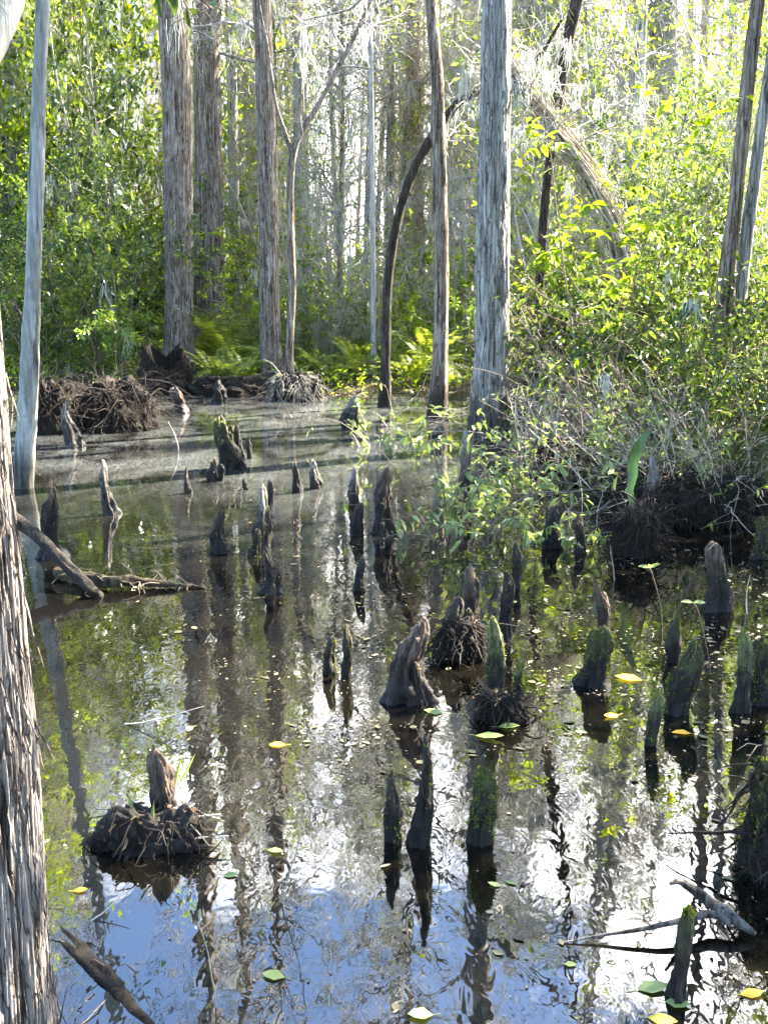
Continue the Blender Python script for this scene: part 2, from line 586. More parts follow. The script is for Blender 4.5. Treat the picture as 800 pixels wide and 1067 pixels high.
def water_mat():
    m, nt = new_mat('tannin_water')
    tc = nd(nt, 'ShaderNodeTexCoord').outputs['Object']
    # small wind ripples
    r1 = noise(nt, mapping(nt, tc, (1, .6, 1)), 13, 2, .5, .6)
    r2 = noise(nt, tc, 1.7, 2, .5)
    hgt = mathn(nt, 'ADD', mathn(nt, 'MULTIPLY', r1, WATER['r1']), mathn(nt, 'MULTIPLY', r2, WATER['r2']))
    bm = nd(nt, 'ShaderNodeBump')
    bm.inputs['Strength'].default_value = 1
    bm.inputs['Distance'].default_value = .001
    nt.links.new(hgt, bm.inputs['Height'])
    p = nd(nt, 'ShaderNodeBsdfPrincipled')
    p.inputs['Base Color'].default_value = (.003, .0026, .0018, 1)
    p.inputs['Roughness'].default_value = .012
    p.inputs['IOR'].default_value = WATER['ior']
    p.inputs['Specular IOR Level'].default_value = .5
    nt.links.new(bm.outputs['Normal'], p.inputs['Normal'])
    # drifting film of dust and pollen, thick in the still far part of the pool
    sep = nd(nt, 'ShaderNodeSeparateXYZ')
    nt.links.new(tc, sep.inputs[0])
    mr = nd(nt, 'ShaderNodeMapRange', clamp=True, interpolation_type='SMOOTHSTEP')
    mr.inputs[1].default_value, mr.inputs[2].default_value = 6.5, 13.0
    nt.links.new(mathn(nt, 'ADD', sep.outputs[1], mathn(nt, 'MULTIPLY', mathn(nt, 'SUBTRACT', noise(nt, tc, .5, 3), .5), 6)), mr.inputs[0])
    fl = noise(nt, mapping(nt, tc, (1, .5, 1)), 1.1, 5, .62, 1.2)
    fr = ramp(nt, [(.36, (.04, .04, .04)), (.5, (.5, .5, .5)), (.68, (1, 1, 1))])
    nt.links.new(fl, fr.inputs[0])
    sp = ramp(nt, [(.60, (0, 0, 0)), (.66, (1, 1, 1))])
    nt.links.new(noise(nt, tc, 42, 3, .6), sp.inputs[0])
    fm = mathn(nt, 'MULTIPLY', mr.outputs[0], fr.outputs[0])
    gr = ramp(nt, [(.42, (.25, .25, .25)), (.58, (1.5, 1.5, 1.5))])
    nt.links.new(noise(nt, tc, 19, 5, .75), gr.inputs[0])
    fac = mathn(nt, 'MULTIPLY', mathn(nt, 'MULTIPLY', fm, gr.outputs[0]), WATER['film'], True)
    fac = mathn(nt, 'ADD', fac, mathn(nt, 'MULTIPLY', sp.outputs[0], mathn(nt, 'MULTIPLY', fm, .25)), True)
    d = nd(nt, 'ShaderNodeBsdfPrincipled')
    d.inputs['Base Color'].default_value = (.31, .33, .31, 1)
    d.inputs['Roughness'].default_value = .5
    mx = nd(nt, 'ShaderNodeMixShader')
    nt.links.new(fac, mx.inputs[0])
    nt.links.new(p.outputs[0], mx.inputs[1])
    nt.links.new(d.outputs[0], mx.inputs[2])
    o = nd(nt, 'ShaderNodeOutputMaterial')
    nt.links.new(mx.outputs[0], o.inputs['Surface'])
    return m


WATER = dict(r1=.72, r2=.8, ior=2.2, film=.12)

# ------------------------------------------------------------------ setting: ground and water
BX = np.array([-200, -12, -3.5, 1.3, 1.9, 2.4, 3.6, 9, 200.0])
BY = np.array([19, 19.5, 20.0, 19.5, 15.5, 10.4, 9.4, 8.6, 8.0])


def bank_y(x):
    return np.interp(x, BX, BY)


def ground_z(x, y):
    x, y = np.asarray(x, float), np.asarray(y, float)
    d = y - bank_y(x) + .8 * vn(np.stack([x * .8, y * .8, 0 * x], -1).reshape(-1, 3), 3).reshape(x.shape)
    hum = .12 * fbm(np.stack([x * .55, y * .55, 0 * x], -1).reshape(-1, 3), 8).reshape(x.shape)
    up = np.clip(d / 3.0, -1, 1) * .16 + np.clip(d / 40, 0, 1) * .25
    return up + np.where(d > 0, hum * np.clip(d / 2, 0, 1), 0) - .02


gx = np.concatenate([np.linspace(-400, -32, 12), np.linspace(-30, 30, 150), np.linspace(32, 400, 12)])
gy = np.concatenate([np.linspace(-60, 2, 10), np.linspace(4, 45, 130), np.linspace(47, 600, 24)])
X, Y = np.meshgrid(gx, gy)
Z = ground_z(X, Y)
nx, ny = len(gx), len(gy)
gi = np.arange(nx * ny).reshape(ny, nx)
gq = np.stack([gi[:-1, :-1], gi[:-1, 1:], gi[1:, 1:], gi[1:, :-1]], -1).reshape(-1, 4)
tag(MB().add(np.stack([X, Y, Z], -1), gq).build('ground', ground_mat()), 'dark leaf strewn swamp floor rising behind the pool', 'ground', kind='structure')
tag(MB().add([[-120, -60, 0], [120, -60, 0], [120, 60, 0], [-120, 60, 0]], [[0, 1, 2, 3]]).build('water', water_mat()),
    'still dark swamp water mirroring trunks and sky', 'water', kind='structure')

# ------------------------------------------------------------------ trees
def limb_set(path, r, z0, n1, L1, n2, L2, up=.35, rad=.04, K1=7, fork=3):
    """boughs and twigs on the upper part of a trunk path (rows x y z radius)"""
    zz = path[:, 2]
    zs = r.uniform(z0, zz[-1] - .2, n1) if n1 else np.zeros(0)
    S = np.stack([np.interp(zs, zz, path[:, k]) for k in range(3)], -1)
    rr = np.interp(zs, zz, path[:, 3])
    a = r.uniform(0, 2 * np.pi, n1)
    D = np.stack([np.cos(a), np.sin(a), r.normal(up, .25, n1)], -1)
    fr = (zz[-1] - zs) / max(zz[-1] - z0, .1)
    L = L1 * (.35 + .65 * fr) * r.uniform(.6, 1.2, n1)
    B = walk(S, D, L, K1, .17, .03, r)
    Br = np.minimum(rr * .55, rad)[:, None] * np.linspace(1, .22, K1)[None]
    P2, D2, i2, f2 = pick(B, n1 * n2, r, .15, 1)
    D2 = unit(D2 + .8 * r.normal(size=D2.shape) + np.array([0, 0, .05]))
    Tw = walk(P2, D2, L2 * r.uniform(.4, 1.2, len(P2)), 5, .22, -.02, r)
    Tr = (.008 * np.linspace(1, .35, 5))[None] * r.uniform(.6, 1.5, (len(P2), 1))
    P3, D3, _, _ = pick(Tw, len(P2) * fork, r, .2, 1)
    D3 = unit(D3 + .9 * r.normal(size=D3.shape))
    T3 = walk(P3, D3, L2 * .45 * r.uniform(.4, 1.2, len(P3)), 4, .25, -.03, r)
    return B, Br, Tw, Tr, T3


def crown(root, path, z0, n1=22, L1=2.6, n2=7, L2=1.1, r=rng, moss=26, mossn=14, mossL=.8, leafn=500, leaf='fern', bmat='far', origin=(0, 0, 0), rad=.05, leafL=.09):
    B, Br, Tw, Tr, T3 = limb_set(path, r, z0, n1, L1, n2, L2, rad=rad)
    mb = MB()
    tubes(mb, B, Br, 5)
    tubes(mb, Tw, Tr, 3, 1)
    tubes(mb, T3, (.0045 * np.linspace(1, .5, 4))[None] * r.uniform(.7, 1.4, (len(T3), 1)), 3, 1)
    mb.build('branch_sprays', [M_[bmat], M_['twig']], origin, root)
    if leafn:
        lm = MB()
        P, D, _, _ = pick(T3, leafn, r, .3, 1)
        flecks(lm, P, unit(D + rand_dir(leafn, r) * .8), rand_dir(leafn, r), leafL * r.uniform(.6, 1.3, leafn), leafL * .5, 0)
        lm.build('crown', M_[leaf], origin, root)
    if moss:
        mm = MB()
        src = np.concatenate([B, B[:, ::1]]) if len(B) else B
        P, _, _, _ = pick(B, moss, r, .1, 1)
        P2, _, _, _ = pick(Tw, moss, r, .1, 1)
        P = np.concatenate([P, P2])
        moss_strands(mm, P, mossn, mossL * r.uniform(.4, 1.4, len(P)), r, .006, .06)
        mm.build('moss_clumps', M_['moss'], origin, root)


def main_tree(name, px_pts, label, cat='tree', mat='cypress', base_y=None, Y0=None, H=13.0, z0=5.5, flare=.5, sides=28, n=110, rough=.07, ridge=.04,
              nridge=9, seed=1, crown_kw=None, group=None, fine=.0, top_r=.25, lean_top=None, lz=2.2):
    r = np.random.default_rng(seed * 17 + 3)
    if Y0 is None:
        Y0 = W(px_pts[0][0], base_y if base_y else px_pts[0][1])[1]
    s = mpp(Y0)
    rows = []
    for p in px_pts:
        c = A(p[0], p[1], Y0)
        rows.append([*c, p[2] * .5 * s])
    base = np.array(rows[0][:3])
    gz = max(float(ground_z(base[0], base[1])), -.25)
    rows = [[rows[0][0], rows[0][1], min(gz, 0) - .15, rows[0][3] * 1.05]] + rows
    last, prev = np.array(rows[-1]), np.array(rows[-2])
    if H and last[2] < H:
        d = unit((last[:3] - prev[:3])[None])[0]
        if lean_top is not None:
            d = np.array(lean_top, float)
        for k in range(1, 5):
            f = k / 4
            z = last[2] + (H - last[2]) * f
            dz = z - last[2]
            rows.append([last[0] + d[0] / max(d[2], .3) * dz * .7 + r.normal(0, .06) * f, last[1] + d[1] / max(d[2], .3) * dz * .7 + r.normal(0, .1) * f, z, last[3] * (1 - f * (1 - top_r))])
    base[2] = 0
    root = empty(name, base, label, cat, group)
    mb = MB()
    path = trunk(mb, rows, n, sides, rough, ridge, nridge, flare, seed, fine, lz=lz)
    mb.build('trunk', M_[mat], base, root)
    if crown_kw is not None:
        kw = dict(r=r, origin=base)
        kw.update(crown_kw)
        crown(root, path, z0, **kw)
    return root, path, Y0


CK = dict(n1=34, L1=2.8, n2=8, L2=1.15, moss=32, mossn=12, mossL=.7, leafn=350, leaf='fern', bmat='far')
CKs = dict(n1=12, L1=1.6, n2=6, L2=.8, moss=8, mossn=10, mossL=.5, leafn=250, leaf='bright', bmat='far', rad=.025)

main_tree('cypress_tree', [(186, 397, 36), (187, 345, 29), (186, 250, 27), (185, 130, 28), (180, 0, 27)], 'straight brown cypress trunk behind the hollow stump, left of its twin', 'tree', 'cypress', seed=2, H=19.5, z0=7, crown_kw=CK, fine=.06)
main_tree('cypress_tree', [(216, 387, 40), (217, 330, 29), (217, 200, 27), (216, 100, 25), (216, 0, 26)], 'reddish brown cypress trunk with a sunlit edge, right of its twin', 'tree', 'cypress', seed=3, H=19.5, z0=7, crown_kw=CK, fine=.06)
main_tree('cypress_tree', [(266, 362, 27), (262, 260, 22), (258, 130, 22), (254, 0, 20)], 'pale far cypress trunk seen between two darker brown ones', 'tree', 'far', seed=4, H=18, z0=8, crown_kw=CK, base_y=366)
main_tree('cypress_tree', [(287, 406, 28), (282, 350, 20), (280, 230, 19), (277, 120, 18), (273, 0, 17)], 'slim dark brown cypress beside the forked sapling at the waterline', 'tree', 'cypress', seed=5, H=17, z0=6.5, crown_kw=CK, fine=.05)
rt, pth, Yf = main_tree('forked_tree', [(301, 414, 13), (302, 360, 8), (305, 300, 7), (303, 240, 7), (306, 158, 7), (331, 110, 5), (350, 75, 4.5), (373, 30, 4), (390, -10, 3)], 'thin grey forked young tree with a Y shaped top', 'tree', 'cypress', seed=6, H=9, z0=5.2, crown_kw=CKs, sides=12, flare=.3)
mb = MB()
trunk(mb, [[*A(x, y, Yf), w * .5 * mpp(Yf)] for x, y, w in [(306, 163, 5), (297, 138, 4), (287, 105, 3.2), (278, 45, 3), (268, -10, 2.6), (258, -120, 2)]], 40, 10, .05, .02, 5, 0, 61)
mb.build('fork', M_['cypress'], np.array(rt.location), rt)
main_tree('slender_tree', [(389, 398, 6), (388, 200, 5), (385, 0, 5)], 'pole thin straight grey sapling behind the curved dark tree', 'tree', 'far', seed=7, H=11, z0=6, crown_kw=CKs, sides=10, flare=.2)
main_tree('curved_tree', [(401, 424, 14), (402, 370, 10), (404, 300, 9), (412, 240, 9), (425, 192, 9), (445, 150, 9), (470, 115, 8), (487, 99, 8), (503, 95, 7), (525, 84, 6), (560, 60, 4), (585, 20, 3)], 'dark slim trunk arching over to the right behind the upright one', 'tree', 'dark', seed=8, H=None, z0=4, crown_kw=dict(n1=8, L1=1.2, n2=6, L2=.7, moss=6, mossn=10, mossL=.4, leafn=120, leaf='bright', bmat='dark', rad=.02), sides=14, flare=.3, rough=.12)
main_tree('cypress_tree', [(456, 435, 21), (458, 380, 16), (460, 280, 14), (457, 150, 14), (455, 80, 12), (449, 0, 11)], 'slim brown cypress crossing the arching dark trunk', 'tree', 'cypress', seed=9, H=13, z0=6, crown_kw=CK, flare=.4, fine=.05)
main_tree('cypress_tree', [(512, 466, 46), (512, 440, 41), (512, 400, 36), (513, 330, 32), (514, 200, 30), (516, 100, 28), (518, 0, 27)], 'stout pale grey cypress with fluted base standing in the water', 'tree', 'grey', seed=10, H=15, z0=6, crown_kw=CK, flare=.5, fine=.12, sides=72, n=260, nridge=17, ridge=.03)
main_tree('leaning_tree', [(556, 415, 10), (562, 300, 9), (569, 200, 9), (577, 140, 9), (584, 90, 11), (592, 40, 12), (602, -5, 12)], 'dark slanting trunk rising out of the thicket top centre', 'tree', 'dark', seed=12, H=11, z0=6, crown_kw=CKs, sides=14, base_y=432)
main_tree('cypress_tree', [(694, 380, 42), (693, 230, 29), (692, 100, 27), (690, 0, 26)], 'massive pale grey trunk far behind the yellow green leaves', 'tree', 'grey', seed=13, H=18, z0=8, crown_kw=CK, fine=.05)
main_tree('cypress_tree', [(432, 365, 24), (432, 240, 19), (432, 150, 18), (430, 0, 16)], 'rusty barked far trunk between the arch and the thin sapling', 'tree', 'red', seed=14, H=18, z0=8, crown_kw=CK)
main_tree('pale_barked_tree', [(24, 508, 22), (26, 470, 20), (30, 400, 19), (34, 300, 16), (38, 180, 15), (42, 60, 13), (45, -5, 13)], 'thin white barked tree leaning behind the big shaggy trunk', 'tree', 'pale', seed=15, H=11, z0=5, crown_kw=CKs, sides=24, flare=.35, rough=.09)
rt, pth, Yf = main_tree('twin_stemmed_tree', [(748, 470, 24), (752, 380, 20), (757, 290, 18), (765, 220, 14), (772, 150, 14), (782, 60, 13), (789, 0, 13)], 'two grey brown stems crossing at the right edge', 'tree', 'cypress', seed=16, H=11, z0=5.4, crown_kw=CKs, sides=18, base_y=488)
mb = MB()
trunk(mb, [[*A(x, y, Yf + .12), w * .5 * mpp(Yf)] for x, y, w in [(752, 420, 16), (768, 320, 15), (776, 260, 14), (788, 170, 12), (799, 90, 11), (812, 0, 10), (830, -150, 7), (836, -260, 4)]], 70, 14, .07, .04, 7, 0, 62)
mb.build('second_stem', M_['grey'], np.array(rt.location), rt)
rt, pl, Yl = main_tree('leaning_tree', [(662, 436, 28), (660, 380, 22), (658, 330, 19), (652, 285, 17), (638, 235, 15), (612, 180, 13), (580, 135, 11), (552, 98, 11), (532, 66, 8), (503, 20, 6)], 'pale vine wrapped trunk leaning steeply left above the rotten stump', 'tree', 'near', seed=17, H=None, base_y=440, sides=28, rough=.14, flare=.3,
                       crown_kw=dict(n1=14, L1=1.4, n2=6, L2=.8, moss=14, mossn=16, mossL=.5, leafn=60, leaf='bright', bmat='far', rad=.02), z0=3.6)
# vines wound on the leaning trunk
mb = MB()
r = np.random.default_rng(5)
V = []
for k in range(70):
    f0, f1 = sorted(r.uniform(.0, 1, 2))
    if f1 - f0 < .25:
        f1 = min(1, f0 + .4)
    ii = np.linspace(f0 * (len(pl) - 1), f1 * (len(pl) - 1), 24)
    c = np.stack([np.interp(ii, np.arange(len(pl)), pl[:, j]) for j in range(4)], -1)
    a = r.uniform(0, 6.3) + np.linspace(0, r.uniform(-5, 5), 24)
    off = (c[:, 3] * r.uniform(1.0, 2.6) + .012)[:, None] * np.stack([np.cos(a), np.sin(a), .3 * np.sin(a * 2)], -1)
    V.append(c[:, :3] + off)
tubes(mb, np.array(V), r.uniform(.004, .013, (70, 1)), 5)
Vv = np.array(V)
P2, D2, _, _ = pick(Vv, 240, r, 0, 1)
T = walk(P2, D2 + r.normal(0, .9, D2.shape) + np.array([0, 0, -.3]), r.uniform(.2, .9, 240), 6, .25, -.12, r)
tubes(mb, T, .004 * np.linspace(1, .4, 6)[None], 3)
mb.build('vines', M_['pale_twig'], np.array(rt.location), rt)
lm = MB()
P2, D2, _, _ = pick(T, 420, r, .2, 1)
leaves(lm, P2, unit(D2 + rand_dir(420, r) * .8), unit(rand_dir(420, r) * .6 + np.array([0, 0, 1])), r.uniform(.06, .13, 420), .045)
lm.build('foliage', M_['bright'], np.array(rt.location), rt, smooth=False)

# --- the big shaggy trunk at the left edge, very near
Y1 = 2.1
s1 = mpp(Y1)
edge = [(68, 1160), (56, 1030), (47, 930), (40, 830), (35, 760), (25, 680), (16, 600), (6, 500), (-3, 400), (-12, 300), (-25, 180), (-38, 60), (-48, -60), (-58, -220)]
hw = [88, 82, 76, 72, 70, 67, 65, 64, 63, 62, 61, 60, 59, 57]
rows = [[*A(x - h, y, Y1), h * s1] for (x, y), h in zip(edge, hw)]
rows = [[rows[0][0], rows[0][1], -.3, rows[0][3] * 1.2]] + rows
rows += [[rows[-1][0] - .12, Y1, 5.0, .13], [rows[-1][0] - .3, Y1, 8.5, .10], [rows[-1][0] - .5, Y1 + .3, 12, .05]]
b1 = np.array([rows[1][0], Y1, 0.0])
near = empty('shaggy_cypress', b1, 'huge shaggy cypress trunk with shredding grey bark at the left edge', 'tree')
mb = MB()
p1 = trunk(mb, rows, 1300, 620, .04, .006, 19, .25, 20, .085, lz=3.2)
mb.build('trunk', M_['near'], b1, near)
# loose bark strips
r = np.random.default_rng(8)
mb = MB()
n = 800
k = r.integers(0, 880, n)
a = r.uniform(0, 6.283, n)
base = p1[k, :3] + p1[k, 3:4] * 1.0 * np.stack([np.cos(a), np.sin(a), 0 * a], -1)
D = np.stack([np.cos(a) * .10, np.sin(a) * .10, np.where(r.random(n) < .7, -1.0, 1.0)], -1)
P = walk(base, D, r.uniform(.06, .26, n), 6, .07, 0, r)
tubes(mb, P, np.array([.4, 1, 1.1, 1, .7, .2])[None] * r.uniform(.0012, .0035, (n, 1)), 4)
mb.build('bark_strips', M_['near'], b1, near)
# its boughs: one pale one crossing the top left corner, one leafy one above the frame
mb = MB()
trunk(mb, [[*A(x, y, d), w] for x, y, d, w in [(-70, 190, 2.1, .035), (-35, 95, 2.15, .032), (-8, 42, 2.2, .029), (10, 2, 2.25, .027), (30, -60, 2.35, .024), (80, -200, 2.6, .016), (150, -420, 3.0, .008)]], 60, 18, .12, .03, 5, 0, 21, .1)
mb.build('bough', M_['pale'], b1, near)
mb = MB()
bl = spline(np.array([[-.9, 2.2, 3.6, .03], [-.75, 3.2, 3.35, .02], [-.85, 4.2, 3.13, .014], [-.9, 4.9, 3.16, .009], [-.85, 5.6, 3.2, .005]]), 30)
trunk(mb, bl, 40, 8, .05, .02, 5, 0, 22)
tw = walk(bl[r.integers(8, 30, 26), :3], np.stack([r.normal(0, 1, 26), r.normal(.3, .6, 26), r.normal(-.5, .4, 26)], -1), r.uniform(.12, .34, 26), 6, .2, -.05, r)
tubes(mb, tw, (.004 * np.linspace(1, .4, 6))[None], 4)
bo = mb.build('leafy_bough', M_['brown_twig'], b1, near)
lm = MB()
P, D, _, _ = pick(tw, 62, r, .2, 1)
leaves(lm, P, unit(D + rand_dir(62, r) * .8 + np.array([0, 0, -.25])), unit(rand_dir(62, r) * .7 + np.array([0, 0, 1])), r.uniform(.05, .10, 62), r.uniform(.028, .042, 62))
lv = lm.build('foliage', M_['mid'], b1, bo)
crown(near, p1, 5.0, n1=16, L1=2.4, n2=6, L2=1, r=r, moss=14, mossn=10, mossL=.6, leafn=300, leaf='fern', bmat='far', origin=b1)

# --- far trees: six of a kind, then copies
FAR = []
for k in range(6):
    r = np.random.default_rng(100 + k)
    H = r.uniform(13, 19)
    w = r.uniform(.07, .19)
    x, y = r.normal(0, .35, 2)
    rows = [[0, 0, -.3, w * 1.35], [0, 0, .6, w * 1.05], [x * .2, y * .2, 2.5, w], [x * .5, y * .5, H * .45, w * .82], [x, y, H * .75, w * .55], [x * 1.2, y * 1.2, H, w * .15]]
    root = empty('bare_cypress', (0, 0, 0), '', 'tree')
    mb = MB()
    pth = trunk(mb, rows, 60, 14, .08, .05, 7, .4, 100 + k)
    mb.build('trunk', M_[['far', 'grey', 'far', 'red', 'far', 'cypress'][k]], (0, 0, 0), root)
    crown(root, pth, 1.4 if k % 2 else 2.5, n1=34, L1=2.0, n2=8, L2=1.15, r=r, moss=17, mossn=8, mossL=.9, leafn=420, leaf=['fern', 'bright'][k % 2], bmat='far', rad=.035)
    FAR.append(root)
r = np.random.default_rng(140)
BUSY = []
for k in range(3):
    root = empty('twiggy_tree', (0, 0, 0), '', 'tree')
    mb = MB()
    H = [11.5, 9.5, 13][k]
    pth = trunk(mb, [[0, 0, -.3, .09], [.05, 0, 2, .07], [r.normal(0, .3), r.normal(0, .3), H * .5, .05], [r.normal(0, .6), r.normal(0, .6), H, .012]], 40, 10, .08, .05, 5, .3, 140 + k)
    mb.build('trunk', M_[['far', 'cypress', 'far'][k]], (0, 0, 0), root)
    crown(root, pth, [.8, 1.0, 1.6][k], n1=56, L1=2.1, n2=10, L2=1.1, r=r, moss=[34, 12, 44][k], mossn=9, mossL=.8, leafn=[500, 1500, 300][k], leaf=['fern', 'bright', 'mid'][k], bmat='far', rad=.022, leafL=.11)
    BUSY.append(root)
def in_the_way(x, y, w):
    px = CX + FPX * CP * x / y
    return any(abs(px - q) < w and y < d for q, d in ((186, 23), (216, 25), (260, 31), (280, 22), (432, 34), (693, 30), (640, 18)))


FAR_L = ['bare pale grey cypress draped in moss in the wood beyond the pool', 'bare silver grey cypress in the wood beyond the pool', 'thin bare grey cypress in the wood beyond the pool',
         'bare rusty trunked cypress in the wood beyond the pool', 'crooked bare grey cypress in the wood beyond the pool', 'bare brown trunked cypress in the wood beyond the pool']
r = np.random.default_rng(77)
spots = []
tries = 0
while len(spots) < 130 and tries < 6000:
    tries += 1
    y = 24 + 56 * r.random() ** .8
    x = r.uniform(-.41, .44) * y
    if any((x - a) ** 2 + (y - b) ** 2 < (1.2 + .025 * y) ** 2 for a, b in spots):
        continue
    if in_the_way(x, y, 24):
        continue
    if y < 30 and -.33 * y < x < .05 * y and r.random() < .75:
        continue
    spots.append((x, y))
# trees standing in the swamp to the right of the view: they shade the pool
spots += [(7.4, 8.2), (9.5, 9.6), (7.0, 12.5), (10.5, 6.2), (11.5, 13.5), (6.4, 2.0), (9.8, 2.6)]
for i, (x, y) in enumerate(spots):
    k = int(r.integers(0, 6))
    sc = r.uniform(.8, 1.2)
    dup(FAR[k], (x, y, float(ground_z(x, y))), r.uniform(0, 6.28), (sc, sc, sc * r.uniform(.9, 1.15)), FAR_L[k], 'bare cypresses in the wood beyond the pool')
r = np.random.default_rng(78)
n = 0
while n < 60:
    y = 25 + 34 * r.random()
    x = r.uniform(-.40, .43) * y
    if (y < 29 and x < -2) or in_the_way(x, y, 42):
        continue
    k = int(r.integers(0, 3))
    sc = r.uniform(.8, 1.2)
    dup(BUSY[k], (x, y, float(ground_z(x, y))), r.uniform(0, 6.28), (sc, sc, sc * 1.35), ['slender tree hazy with fine grey twigs and moss in the wood', 'slender twiggy tree flecked with green leaves in the wood', 'tall thin tree hung with long grey moss in the wood'][k], 'slender twiggy trees in the wood beyond the pool')
    n += 1
# tall thin trees whose crowns close the canopy high above the pool's far side
CAN = []
for k in range(2):
    rk = np.random.default_rng(160 + k)
    root = empty('canopy_tree', (0, 0, 0), '', 'tree')
    mb = MB()
    H = [19, 17][k]
    pth = trunk(mb, [[0, 0, -.3, .12], [.03, 0, 2, .09], [rk.normal(0, .3), rk.normal(0, .3), H * .5, .07], [rk.normal(0, .6), rk.normal(0, .6), H, .012]], 40, 10, .08, .05, 5, .3, 160 + k)
    mb.build('trunk', M_[['far', 'grey'][k]], (0, 0, 0), root)
    crown(root, pth, 6.2, n1=50, L1=2.4, n2=8, L2=1.25, r=rk, moss=[30, 20][k], mossn=9, mossL=1.0, leafn=[300, 900][k], leaf=['fern', 'bright'][k], bmat='far', rad=.03, leafL=.12)
    CAN.append(root)
n = 0
r = np.random.default_rng(79)
while n < 23:
    y = 26 + 14 * r.random()
    x = r.uniform(-.40, .40) * y
    if y < float(bank_y(x)) + 2 or in_the_way(x, y, 26):
        continue
    k = int(r.integers(0, 2))
    sc = r.uniform(.85, 1.15)
    dup(CAN[k], (x, y, float(ground_z(x, y))), r.uniform(0, 6.28), (sc, sc, sc), ['high crowned thin tree trailing grey moss from its bare top', 'high crowned thin grey tree with scattered fresh leaves at its top'][k], 'high crowned thin trees beyond the pool')
    n += 1
FAR = FAR + BUSY + CAN
for o in FAR:
    for c in list(o.children):
        bpy.data.objects.remove(c)
    bpy.data.objects.remove(o)

# ------------------------------------------------------------------ shrubs
def gen_shrub(name, H, Wd, nst, ncl, nleaf, lL, lW, leaf, twig='brown_twig', seed=0, low=.15, droop=-.25, detailed=True, arch=.3, moss=0, spreadz=.16):
    r = np.random.default_rng(seed)
    root = empty(name, (0, 0, 0), '', 'shrub')
    a = r.uniform(0, 6.283, nst)
    S = np.stack([np.cos(a), np.sin(a), 0 * a], -1) * r.uniform(.02, .12, (nst, 1)) * Wd
    S[:, 2] = -.1
    D = np.stack([np.cos(a) * Wd / H * .6, np.sin(a) * Wd / H * .6, np.full(nst, 1.0)], -1) + r.normal(0, .12, (nst, 3))
    St = walk(S, D, H * r.uniform(.6, 1.05, nst), 10, .13, .0, r)
    mb = MB()
    tubes(mb, St, (.010 + .006 * H * .5) * np.linspace(1, .25, 10)[None] * r.uniform(.5, 1.1, (nst, 1)), 5)
    P, D2, _, _ = pick(St, ncl, r, low, 1)
    D2 = unit(D2 * .6 + r.normal(0, .7, D2.shape) * np.array([1, 1, .6]))
    Tw = walk(P, D2, Wd * .38 * r.uniform(.4, 1.2, ncl), 6, .2, -arch * .15, r)
    tubes(mb, Tw, .0055 * np.linspace(1, .4, 6)[None] * r.uniform(.7, 1.4, (ncl, 1)), 3)
    mb.build('stems', M_[twig], (0, 0, 0), root)
    lm = MB()
    nd_ = int(nleaf * .82)
    Pa, Da, _, _ = pick(Tw[:int(ncl * .5)], nd_, r, .15, 1)
    Pb, Db, _, _ = pick(Tw, nleaf - nd_, r, .15, 1)
    P, D = np.concatenate([Pa, Pb]), np.concatenate([Da, Db])
    P = P + r.normal(0, 1, P.shape) * lL * .4
    Dl = unit(D * .5 + rand_dir(nleaf, r) * .9 + np.array([0, 0, droop]))
    N = unit(rand_dir(nleaf, r) * .7 + np.array([0, 0, .9]))
    f = leaves if detailed else flecks
    f(lm, P, Dl, N, lL * r.uniform(.4, 1.35, nleaf), lW * r.uniform(.55, 1.25, nleaf))
    lm.build('foliage', M_[leaf], (0, 0, 0), root, smooth=False)
    if moss:
        mm = MB()
        P, _, _, _ = pick(Tw, moss, r, .1, 1)
        moss_strands(mm, P, 14, r.uniform(.3, .9, moss), r, .005, .05)
        mm.build('moss_clumps', M_['moss'], (0, 0, 0), root)
    return root


def kill(o):
    for c in list(o.children):
        bpy.data.objects.remove(c)
    bpy.data.objects.remove(o)


tallA = gen_shrub('tall_shrub', 5.2, 3.0, 11, 150, 4200, .13, .055, 'evergreen', seed=1, low=.1, moss=4)
tallB = gen_shrub('tall_shrub', 4.6, 2.8, 10, 140, 3800, .12, .06, 'bright', seed=2, low=.12, moss=3)
bushA = gen_shrub('leafy_bush', 2.8, 2.2, 12, 100, 2400, .11, .05, 'yellow', seed=3, low=.15)
bushB = gen_shrub('leafy_bush', 2.2, 1.9, 12, 90, 2000, .09, .045, 'bright', seed=4, low=.1)
bushC = gen_shrub('leafy_bush', 1.5, 1.6, 10, 60, 1300, .11, .04, 'fern', seed=5, low=.1)


def put(proto, px, py_or_Y, label, group=None, sc=1.0, rz=None, depth=None, dz=0.0, scz=1.0):
    if depth is not None:
        Yd = depth
        x = (px - CX) / FPX * Yd / CP
    else:
        p = W(px, py_or_Y)
        x, Yd = p[0], p[1]
    z = max(float(ground_z(x, Yd)), -.03) + dz
    return dup(proto, (x, Yd, z), rng.uniform(0, 6.28) if rz is None else rz, (sc, sc, sc * scz), label, group)


